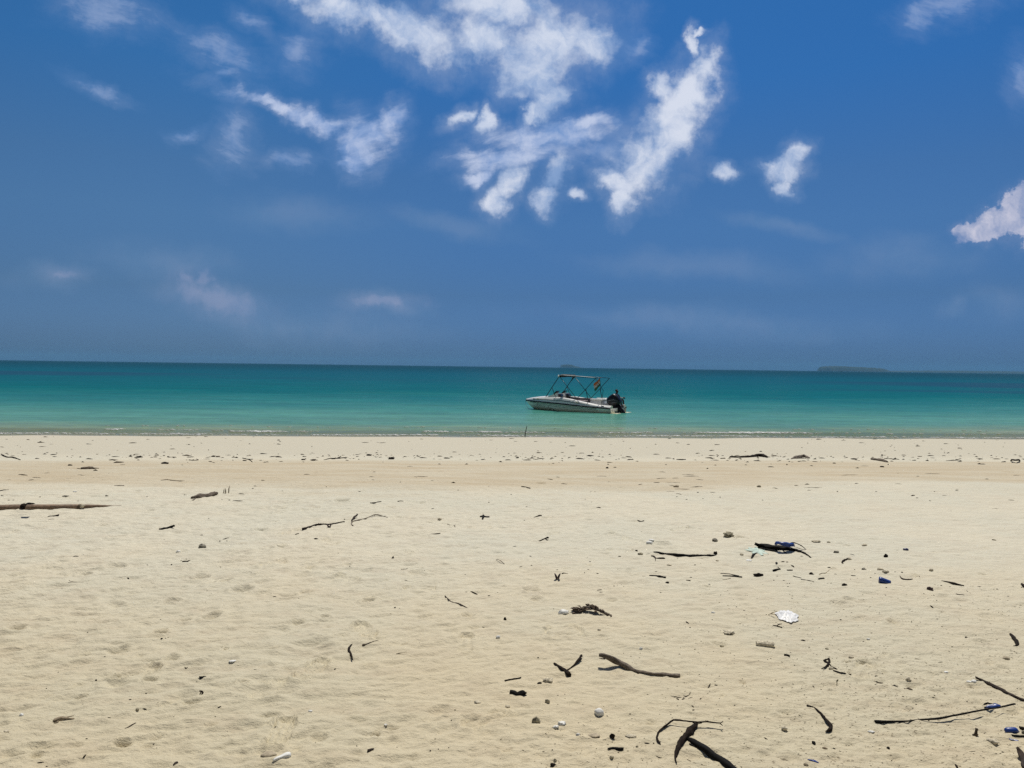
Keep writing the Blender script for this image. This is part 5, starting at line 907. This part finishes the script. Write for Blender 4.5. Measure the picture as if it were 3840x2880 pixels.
# ---- stones, coral and shells
for a in [
 ('low black stone in the debris line, far left', 'stone', 'stone', 'A1', 605, 330, 30, 14, 'dstone'), ('black flat stone, widest dark one in the debris line at the left', 'stone', 'stone', 'A1', 1427, 318, 62, 17, 'dstone'),
 ('small dark stone above the short knobbed stick', 'stone', 'stone', 'A1', 1842, 261, 32, 12, 'dstone'), ('grey angular stone alone on the sand, left', 'stone', 'stone', 'A1', 1748, 1036, 58, 42, 'gstone', .4, .2), ('white shell left of the grey angular stone', 'shell', 'shell', 'A1', 1541, 1071, 34, 20, 'white'),
 ('tiny white shell beyond the bamboo pole', 'shell', 'shell', 'A1', 648, 569, 27, 9, 'white'), ('low sandy stone beyond the bamboo pole tip', 'stone', 'stone', 'A1', 567, 616, 46, 14, 'gstone'), ('small dark stone above the bamboo pole tip', 'stone', 'stone', 'A1', 922, 617, 20, 11, 'gstone'),
 ('dark flat pebble on the foreshore left of centre', 'stone', 'stone', 'A2', 196, 118, 24, 9, 'dstone'), ('dark oval stone left of the knotty branch', 'stone', 'stone', 'A2', 408, 286, 38, 11, 'dstone'), ('second dark stone close to the knotty branch tail', 'stone', 'stone', 'A2', 496, 294, 32, 9, 'dstone'), ('dark block of wood or stone just beyond the debris line', 'stone', 'stone', 'A2', 977, 248, 40, 17, 'dstone', .5), ('dark humped stone in the debris line left of centre', 'stone', 'stone', 'A2', 1166, 280, 48, 19, 'dstone', .5),
 ('small pale stone above the dark forked pale twig', 'stone', 'stone', 'A2', 1586, 810, 36, 25, 'coral'), ('tiny pale ring-shaped shell left of the straight dark stick', 'shell', 'shell', 'A2', 178, 813, 26, 10, 'coral'),
 ('brown rounded stone on the damp sand, right of the leaf blades', 'stone', 'stone', 'A3', 2134, 517, 34, 21, 'stone'), ('dark lump on the damp sand right of centre', 'stone', 'stone', 'A3', 823, 357, 22, 17, 'dstone', .5), ('sandy clump among the dark leaf blades', 'stone', 'stone', 'A3', 1418, 521, 44, 21, 'slab', .5),
 ('upper white pebble of the touching pair', 'pebble', 'pebble', 'A3', 1205, 997, 46, 20, 'white', .15), ('lower larger white pebble of the touching pair', 'pebble', 'pebble', 'A3', 1188, 1019, 54, 28, 'white', .15), ('rounded grey stone left of the knobbly coral lump', 'stone', 'stone', 'A3', 1752, 986, 48, 35, 'gstone', .25), ('knobbly coral lump, half dark and half pale', 'coral', 'coral_chunk', 'A3', 1872, 937, 80, 46, 'stone', .5, .9),
 ('small black stone above the brown stone', 'stone', 'stone', 'A3', 1075, 1079, 22, 13, 'dstone'), ('brown stone left of the long black pod-like stick', 'stone', 'stone', 'A3', 1110, 1104, 46, 28, 'stone', .4), ('black knobbed stone at the right tip of the long black pod-like stick', 'stone', 'stone', 'A3', 1758, 1096, 30, 28, 'dstone', .5, .4), ('dark angular clump below the blunt dark stick', 'stone', 'stone', 'A3', 1342, 1348, 30, 17, 'dstone', .6),
 ('rough dark stone right of the pair of parallel black sticks', 'stone', 'stone', 'A3', 2128, 1281, 72, 38, 'dstone', .5, .4), ('pale flat pebble below the middle of the long black pod-like stick', 'pebble', 'pebble', 'A3', 1357, 1203, 42, 18, 'coral'), ('thin white flake below the faded aqua scrap', 'shell', 'shell', 'A3', 2046, 1161, 54, 13, 'white'), ('tiny pale pebble under the right end of the long black pod-like stick', 'pebble', 'pebble', 'A3', 1773, 1160, 24, 15, 'coral'), ('pale knob right of the black knobbed stone', 'coral', 'coral_chunk', 'A3', 1985, 1113, 26, 20, 'coral', .5, .5),
 ('bone-shaped pale coral beyond the forked driftwood', 'coral', 'coral_chunk', 'A4', 415, 980, 66, 17, 'coral', .6, .8), ('small brown pebble right of the bone-shaped coral', 'pebble', 'pebble', 'A4', 525, 990, 27, 13, 'stone'), ('grey coral lump right of the forked driftwood tip', 'coral', 'coral_chunk', 'A4', 591, 1090, 42, 20, 'gstone', .5, .5), ('little pale bone-like coral at the upper right', 'coral', 'coral_chunk', 'A4', 838, 1028, 40, 15, 'coral', .6, .8),
 ('black angular stone left of the oval navy cap', 'stone', 'stone', 'A4', 1019, 1118, 37, 30, 'dstone', .4), ('pale coral above the torn blue cup, left one', 'coral', 'coral_chunk', 'A4', 969, 1248, 42, 19, 'coral', .5, .6), ('pale coral above the torn blue cup, right one', 'coral', 'coral_chunk', 'A4', 1017, 1270, 42, 20, 'coral', .5, .6), ('dark coil with a pale core above the stubby dark stick', 'shell', 'shell', 'A4', 375, 1272, 34, 21, 'dstone', .5, .5), ('dark pitted stone left of the torn blue cup', 'stone', 'stone', 'A4', 660, 1377, 36, 19, 'dstone', .5, .5), ('pale coral knob near the curved dark bark', 'coral', 'coral_chunk', 'A4', 702, 1145, 32, 20, 'coral', .5, .5), ('brown lump of coral under the wavy pale vine end', 'coral', 'coral_chunk', 'A4', 826, 1234, 36, 18, 'gstone', .5, .7), ('low pale stone stack at the right', 'stone', 'stone', 'A4', 1409, 1247, 34, 24, 'coral', .4), ('flat dark pebble alone at the upper far right', 'pebble', 'pebble', 'A4', 1952, 986, 27, 12, 'stone'), ('dark coiled husk near the long seed pod', 'husk', 'husk', 'A4', 1397, 1406, 42, 33, 'mauve', .4, .5), ('small brown stone in the debris line beside the grey tapering log', 'stone', 'stone', 'A4', 985, 344, 32, 12, 'dstone'), ('dark pebble in the debris line below the weathered plank', 'pebble', 'pebble', 'A4', 571, 318, 26, 9, 'dstone'),
 ('white crusty coral beside the scaly palm spike', 'coral', 'coral_chunk', 'B3', 447, 138, 78, 48, 'white', .4, .5), ('pale crumbling coral below the V-shaped stick', 'coral', 'coral_chunk', 'B3', 312, 738, 84, 46, 'coral', .45, .4), ('small black stone left of the pale crumbling coral', 'stone', 'stone', 'B3', 238, 765, 36, 17, 'dstone', .4), ('olive cracked stone right of the charred black lump', 'stone', 'stone', 'B3', 306, 936, 42, 36, 'stone', .5, .5), ('smooth white stone, roundest in the foreground', 'stone', 'stone', 'B3', 752, 1025, 82, 68, 'white', .16), ('olive upright stone left of the two pale corals', 'stone', 'stone', 'B3', 206, 1088, 66, 66, 'stone', .35, .2),
 ('upper pale coral right of the olive upright stone', 'coral', 'coral_chunk', 'B3', 430, 1116, 66, 28, 'white', .5, .7), ('lower pale coral right of the olive upright stone', 'coral', 'coral_chunk', 'B3', 380, 1151, 46, 24, 'white', .5, .7), ('tiny white coral stub in the foreground', 'coral', 'coral_chunk', 'B3', 568, 1206, 32, 34, 'white', .5, .7), ('flat cream slab barely showing above the sand', 'stone', 'stone', 'B3', 705, 1212, 100, 18, 'slab', .3), ('knobbly cream coral right of the dark cube-like stone', 'coral', 'coral_chunk', 'B3', 1030, 1219, 76, 23, 'coral', .6, .8), ('dark cube-like stone above the charred cylindrical stick', 'stone', 'stone', 'B3', 865, 1226, 40, 44, 'dstone', .35, .3),
 ('dark rounded pebble left of the thin arched branch foot', 'pebble', 'pebble', 'B3', 1080, 1330, 22, 21, 'stone'), ('brown pebble below the charred cylindrical stick', 'pebble', 'pebble', 'B3', 860, 1413, 34, 20, 'stone'), ('olive stone at the bottom edge, upper of two', 'stone', 'stone', 'B3', 370, 1440, 26, 32, 'stone'), ('dark brown stone at the bottom edge, lower of two', 'stone', 'stone', 'B3', 352, 1466, 44, 26, 'dstone'), ('two-lobed pale coral right of centre foreground', 'coral', 'coral_chunk', 'B3', 1878, 302, 88, 22, 'coral', .55, .7), ('dark half-buried stone in a dimple of sand', 'stone', 'stone', 'B3', 1815, 415, 34, 17, 'stone', .4), ('bright white shell chip above the big grey driftwood', 'shell', 'shell', 'B3', 1115, 455, 27, 23, 'white', .5), ('pale pebble above the V-shaped stick', 'pebble', 'pebble', 'B3', 755, 305, 32, 20, 'coral'), ('small white coral chip left of the white bag', 'coral', 'coral_chunk', 'B3', 1736, 141, 30, 19, 'white', .5, .5),
 ('pale stone caught in the tangled root', 'stone', 'stone', 'B4', 544, 603, 38, 26, 'coral', .3), ('cream rounded coral right of the dry leaf', 'coral', 'coral_chunk', 'B4', 1215, 700, 42, 28, 'coral', .4, .3), ('white oval stone at the tip of the brown driftwood stick', 'stone', 'stone', 'B4', 1779, 718, 40, 22, 'white', .2), ('flat cream shell left of the white oval stone', 'shell', 'shell', 'B4', 1740, 716, 40, 14, 'white', .3), ('tiny white pebble in the right foreground', 'pebble', 'pebble', 'B4', 868, 356, 24, 14, 'white'), ('pale brown pebble right of the cream coral piece', 'pebble', 'pebble', 'B4', 508, 438, 28, 14, 'stone'), ('pale chunk above the dimpled footprint', 'coral', 'coral_chunk', 'B4', 718, 507, 40, 18, 'coral', .4, .4), ('white flake on the sand at the right', 'shell', 'shell', 'B4', 1538, 645, 32, 7, 'white'), ('brown crumbling lump near the curved dark pod blade', 'coral', 'coral_chunk', 'B4', 2057, 522, 46, 20, 'slab', .6, .5),
 ('cream coral lump at the crusty sand edge', 'coral', 'coral_chunk', 'B4', 137, 1141, 48, 40, 'coral', .45, .6), ('cream coral stub right of the mushroom-like stub', 'coral', 'coral_chunk', 'B4', 1940, 1247, 74, 36, 'coral', .45, .5), ('white crumb of coral on the crusty sand', 'coral', 'coral_chunk', 'B4', 896, 1163, 40, 14, 'white', .5, .5), ('rust-brown stone on the crusty sand', 'stone', 'stone', 'B4', 1037, 1321, 24, 21, 'dstone', .4), ('olive lump at the right edge above the black stick', 'stone', 'stone', 'B4', 2218, 1180, 40, 30, 'stone', .4), ('flat pale stone at the bottom edge, right of the blue shard', 'stone', 'stone', 'B4', 325, 1462, 36, 22, 'slab', .4),
 ('cream slab with a chipped end beside the white club-shaped coral', 'stone', 'stone', 'B2', 112, 1396, 116, 44, 'slab', .3, .1), ('white pebble half sunk in a hole', 'pebble', 'pebble', 'B2', 2092, 376, 38, 30, 'white', .2), ('black pitted pebble, upper right of the dark crescent pod', 'pebble', 'pebble', 'B2', 2150, 205, 27, 22, 'dstone', .5, .5), ('narrow white shell sliver in the left centre foreground', 'shell', 'shell', 'B2', 1120, 1113, 28, 14, 'white'), ('cream oval shell left foreground', 'shell', 'shell', 'B2', 469, 1031, 34, 17, 'white'), ('square cream coral below the drag mark', 'coral', 'coral_chunk', 'B2', 1913, 932, 58, 28, 'coral', .4, .3), ('pale coral bit left of the charred black lump', 'coral', 'coral_chunk', 'B2', 2172, 966, 38, 20, 'coral', .5, .5),
 ('white shell curl at the far left foreground', 'shell', 'shell', 'B1', 186, 1041, 30, 20, 'white', .4), ('white narrow shell at the right of the dimples', 'shell', 'shell', 'B1', 2008, 606, 54, 13, 'white', .4), ('pale chip near the left frame edge', 'shell', 'shell', 'B1', 58, 1195, 40, 15, 'coral'), ('small olive stone left of the tiny dark stick, left foreground', 'stone', 'stone', 'B1', 1186, 1005, 26, 20, 'stone', .5)]:
    lab, cat, nm, rg, x, y, w, h_, mt = a[:9]; RK(lab, cat, nm, rg, x, y, w, h_, mt, a[9] if len(a) > 9 else .3, a[10] if len(a) > 10 else 0)
ST('white club-shaped coral lying at the bottom edge', 'coral', 'coral_chunk', 'B2', [(148, 1462, 16), (185, 1447, 28), (215, 1434, 30), (245, 1422, 44), (275, 1412, 52), (298, 1406, 30)], 'white', rough=.22)
ST('cream log-shaped coral piece, largest pale one at the right', 'coral', 'coral_chunk', 'B3', [(2113, 418, 48), (2140, 421, 54), (2185, 427, 52), (2225, 431, 48), (2256, 433, 46)], 'coral', rough=.2, flat=1)
# cross-shaped driftwood
ST('cross-shaped dark driftwood alone near the centre', 'driftwood', 'driftwood', 'A2', [(1938, 786, 14), (1962, 784, 22), (1990, 785, 20), (2016, 784, 14)], 'black', br=[[(1964, 766, 8, .02), (1963, 784, 18, .01), (1957, 816, 10)], [(2000, 783, 8), (2012, 776, 5)]], rough=.4)
# husks with two wings
def husk(label, reg, x, y, w, h_):
    m = px2m(reg, x, y); p = crop(reg, x, y+h_*.4); v = []; f = []; n = 16; k = 7
    mb = MB()
    for sg in (-1, 1):
        rings = []
        for i in range(k+1):
            t = i/k; r = math.sin(math.pi*min(1, t*.93+.05))**.6*w*m*.30*(1 if t < .7 else 1)
            rings.append([(sg*w*m*.12+sg*t*t*w*m*.30+math.cos(a)*r*.55, math.sin(a)*r*.8, -.006+t*h_*m*1.15) for a in np.linspace(0, 2*math.pi, n, endpoint=False)])
        mb.loft(rings, True, True, True)
    o = mb.obj('seed_husk', MT['mauve'], loc=(p.x, p.y, zg(p.x, p.y))); tag(o, label, 'seed husk'); return o
husk('mauve two-winged seed husk standing on the sand near the centre', 'A3', 392, 1305, 58, 50)
husk('mauve seed husk caught under the long straight dark stick', 'A2', 632, 870, 44, 30)
# scaly palm spike
p0, p1 = crop('B3', 545, 140), crop('B3', 900, 190); sp = empty('palm_spike', (p0+p1)/2, 'dry scaly palm flower spike with overlapping brown bracts', 'palm spike'); rel = (p0+p1)/2
m = px2m('B3', 700, 120); pk = crop('B3', 690, 150); pk.z += 58*m
axis_ = catmull([tuple(p0+Vector((0, 0, .01))), tuple(pk), tuple(p1+Vector((-.02, 0, .012))), tuple(crop('B3', 935, 206)+Vector((0, 0, .004)))], .012)
mb = MB(); nA = len(axis_); mb.tube([Vector(q)-rel for q in axis_], [m*(22*(1-i/nA)**.8+1.5) for i in range(nA)], 9, .9, .2, 5); mb.obj('stem', MT['grey'], sp)
mb = MB(); rr = random.Random(9)
for i in range(95):
    t = rr.random()**1.2*.84; c = Vector(axis_[int(t*(nA-1))])-rel; c2 = Vector(axis_[min(nA-1, int(t*(nA-1))+2)])-rel; dr = (c2-c).normalized()*-1
    a = rr.uniform(-2.0, 2.0); sdv = Vector((0, -math.cos(a), math.sin(a)*.9)).normalized() if True else None
    sdv = Vector((rr.uniform(-.2, .2), -math.sin(abs(a)) if a > 0 else math.sin(a)*-.6, math.cos(a)*.9)); L = m*rr.uniform(44, 74)*(1-t*.55); base = c+sdv*m*10*(1-t)
    tip = base+(dr*.55+sdv*.75).normalized()*L*.9+Vector((0, 0, -.2*L)); mid = (base+tip)/2+sdv*L*.16
    mb.tube([base, mid, tip], [m*3, m*rr.uniform(10, 15)*(1-t*.45), m*1.2], 6, .4, .3, i)
o = mb.obj('bracts', pbr('dry_bract', (.15, .105, .07), .9, .5, 60, .8, col2=(.05, .035, .025), dist=.003), sp); tag(o, kind='stuff')
mb = MB(); tp = pk-rel; mb.tube([tp+Vector((-.01, 0, 0)), tp+Vector((-12*m, 0, 10*m)), tp+Vector((4*m, 0, 32*m))], [m*6, m*14, m*3], 7, .6, .3, 3); mb.obj('raised_bract', MT['brown'], sp)
RK('small black pebble at the left end of the scaly palm spike', 'pebble', 'pebble', 'B3', 541, 122, 34, 24, 'dstone')
# seedling
p = crop('B4', 597, 735); m = px2m('B4', 597, 735); sg_ = empty('seedling', (p.x, p.y, zg(p.x, p.y)), 'tiny upright sprout with folded leaves on bare sand', 'seedling')
b = MB(); b.tube([(0, 0, -.01), (-2*m, 0, 22*m), (0, 0, 34*m)], [2.5*m, 2.5*m, 2*m], 6); b.obj('stem', MT['green'], sg_)
for dx, hz in ((-9, 36), (7, 46), (1, 40)):
    b = MB(); b.tube([(0, 0, 20*m), (dx*m*.8, 0, (20+hz)/2*m+4*m), (dx*m, 0, hz*m)], [1.5*m, 5*m, 1*m], 6, .5); b.obj('leaf', MT['green'], sg_)
# mushroom-like stub
p = crop('B4', 1793, 1192); m = px2m('B4', 1793, 1190); b = MB(); b.tube([(0, 0, -.01), (2*m, 0, 14*m), (4*m, 0, 34*m), (6*m, 0, 50*m)], [20*m, 13*m, 9*m, 12*m], 9, 1, .4, 4); b.tube([(-24*m, 0, 4*m), (0, 0, 9*m), (18*m, 0, 6*m)], [4*m, 9*m, 4*m], 7, .8, .4, 6)
tag(b.obj('root_stub', MT['leaf'], loc=(p.x, p.y, zg(p.x, p.y))), 'mushroom-like brown root stub standing on the crusty sand', 'root')
# blue and white plastic
p = crop('A4', 1190, 1078); m = px2m('A4', 1190, 1075); v, f = rockverts(42*m, 30*m, 20*m, 3, .06, 3); o = link('bottle_cap', mesh('bottle_cap', v, f), MT['navy'], loc=(p.x, p.y, zg(p.x, p.y)+5*m)); tag(o, 'oval navy plastic cap alone on the sand, upper right', 'bottle cap')
p = crop('A4', 1005, 1362); m = px2m('A4', 1005, 1350); b = MB(); rings = []
for i in range(7):
    t = i/6; rg_ = []
    for j in range(22):
        a = 2*math.pi*j/22; k = 1+.12*mnoise.noise(Vector((math.cos(a)*2, math.sin(a)*2, 3))); tear = (.6 if j % 5 < 2 else .15)*max(0, t-.75)*4*mnoise.noise(Vector((j*.9, 2, 1)))
        rg_.append((-42*m+t*82*m+tear*30*m, math.cos(a)*(26-4*t)*m*k, 22*m+math.sin(a)*(24-4*t)*m*k*.9-t*6*m))
    rings.append(rg_)
b.loft(rings, True, True, False); o = b.obj('plastic_cup', MT['blue'], loc=(p.x, p.y, zg(p.x, p.y)-.004)); o.modifiers.new('thickness', 'SOLIDIFY').thickness = .002; o.rotation_euler = (0, R(10), R(-20)); tag(o, 'torn blue plastic cup lying on its side among chips', 'cup')
blob('crushed blue plastic under the tip of the longest thin black stick', 'plastic', 'plastic_scrap', 'B4', [(1880, 938, 8), (1905, 936, 26), (1940, 936, 36), (1975, 937, 36), (2008, 942, 20)], 'blue', .02, rough=.35)
b = MB(); P, Rr = tubepts('B4', [(2050, 1163, 26), (2062, 1166, 38), (2100, 1170, 42), (2135, 1172, 42), (2150, 1174, 28), (2166, 1174, 14)], .6, .006); b.tube(P, Rr, 16, .9, .06, 4)
tag(b.obj('plastic_bottle', MT['blue'], rel=P[2]), 'small blue plastic bottle at the right edge of the foreground', 'bottle')
blob('blue plastic shard below the small blue bottle', 'plastic', 'plastic_scrap', 'B4', [(2083, 1218, 6), (2110, 1226, 13), (2140, 1235, 13), (2166, 1244, 6)], 'blue', .01, .4)
blob('narrow blue plastic shard at the bottom edge', 'plastic', 'plastic_scrap', 'B4', [(342, 1421, 6), (370, 1430, 18), (405, 1438, 22), (438, 1444, 10)], 'blue', .01, .4)
p = crop('B4', 163, 172); m = px2m('B4', 165, 180)
sheet('crumpled white plastic bag half covered in sand', 'bag', 'plastic_bag', p.x, p.y, 165*m, .23, .028, 'bag', 7, .002, 44, spikes=.24, rz=-.25, tear=.22)
# ---- the debris line: larger scraps one by one, the fine litter as one mass
proto = []
for k in range(7):
    mb = MB(); mb.tube([(-.5, 0, .05), (-.2, .05*(k % 3-1), .10), (.2, -.06*(k % 2), .10), (.5, .04, .04)], [.04, .12+.02*k, .13, .04], 7, .55, .5, 50+k, True, .5)
    me = mesh('litter_scrap', mb.v, mb.f, mb.uv); me.materials.append(MT[('dark', 'brown', 'leaf', 'dstone', 'dark', 'leaf', 'brown')[k]]); proto.append(me)
rr = random.Random(21)
def dline(x): return 14.9+1.0*math.sin(x*.31+1)+.5*math.sin(x*.9)
n = 0
while n < 150:
    x = rr.uniform(-14, 15.5); ofs = rr.gauss(0, .8); s = 15.0+ofs; y = s+SK*60*math.tanh(x/60)
    o = bpy.data.objects.new('litter_scrap', proto[rr.randrange(7)]); COL.objects.link(o); L = rr.uniform(.07, .17)
    o.location = (x, y, zg(x, y)); o.scale = (L, L*rr.uniform(.5, 1), L*rr.uniform(.4, .8)); o.rotation_euler = (0, 0, rr.gauss(0, .5)); tag(o, 'small dark scrap of litter in the narrow debris line', 'litter', 'scraps in the debris line'); n += 1
n = 0
while n < 50:
    x = rr.uniform(-15, 18); s = rr.uniform(17.5, 26.2); y = s+SK*60*math.tanh(x/60)
    o = bpy.data.objects.new('litter_scrap', proto[rr.randrange(7)]); COL.objects.link(o); L = rr.uniform(.07, .22)
    o.location = (x, y, zg(x, y)); o.scale = (L, L*.6, L*rr.uniform(.3, .7)); o.rotation_euler = (0, 0, rr.gauss(0, .4)); tag(o, 'small dark scrap of litter on the smooth foreshore near the water', 'litter', 'scraps on the foreshore'); n += 1
def litter(name, items, mats, kind='stuff'):
    mb = MB()
    for (x, y, L, mi) in items:
        z = zg(x, y); a = rr.gauss(0, .6); c, s = math.cos(a)*L/2, math.sin(a)*L/2; h = L*rr.uniform(.10, .3); w = L*rr.uniform(.12, .3)
        v = [(x-c, y-s, z), (x+s*w/L, y-c*w/L, z), (x+c, y+s, z), (x-s*w/L*2, y+c*w/L*2, z), (x+c*.1, y+s*.1, z+h)]
        mb.add(v, [(0, 1, 4), (1, 2, 4), (2, 3, 4), (3, 0, 4)], None, mi)
    o = mb.obj(name, [MT[k] for k in mats], smooth=False); tag(o, kind=kind); return o
its = []
for k in range(1500):
    x = rr.uniform(-17, 19); s = 15.0+rr.gauss(0, .75) if rr.random() < .8 else rr.uniform(10.5, 26)
    if mnoise.noise(Vector((x*.5, s*.4, 2))) < rr.uniform(-.5, .3): continue
    its.append((x, s+SK*60*math.tanh(x/60), rr.uniform(.02, .085), rr.randrange(4)))
litter('debris_litter', its, ('dark', 'brown', 'leaf', 'dstone'))
its = []
for k in range(6000):   # coarse grit lying on the crusty patch at the right and thinly elsewhere
    y = 2.6+rr.random()**1.5*(3.2 if k < 5200 else 9); x = rr.uniform(-.3, .75)*y if k < 5200 else rr.uniform(-.75, .75)*y
    if k < 5200 and rr.random() > max(0, min(1, .55+.55*(x-.7)-.38*(y-3.4)+.9*mnoise.noise(Vector((x*1.5, y*1.5, 4))))): continue
    if k >= 5200 and rr.random() > .45: continue
    its.append((x, y, rr.uniform(.005, .014)*(.6+y*.1), rr.randrange(4) if rr.random() < .5 else 0))
litter('grit', its, ('brown', 'leaf', 'stone', 'pale'))
haze()
build_world()
W.cycles.sampling_method = 'MANUAL'; W.cycles.sample_map_resolution = 256
SC.cycles.max_bounces = 5; SC.cycles.diffuse_bounces = 2; SC.cycles.glossy_bounces = 2; SC.cycles.transparent_max_bounces = 6; SC.cycles.volume_bounces = 0
SC.cycles.use_denoising = False
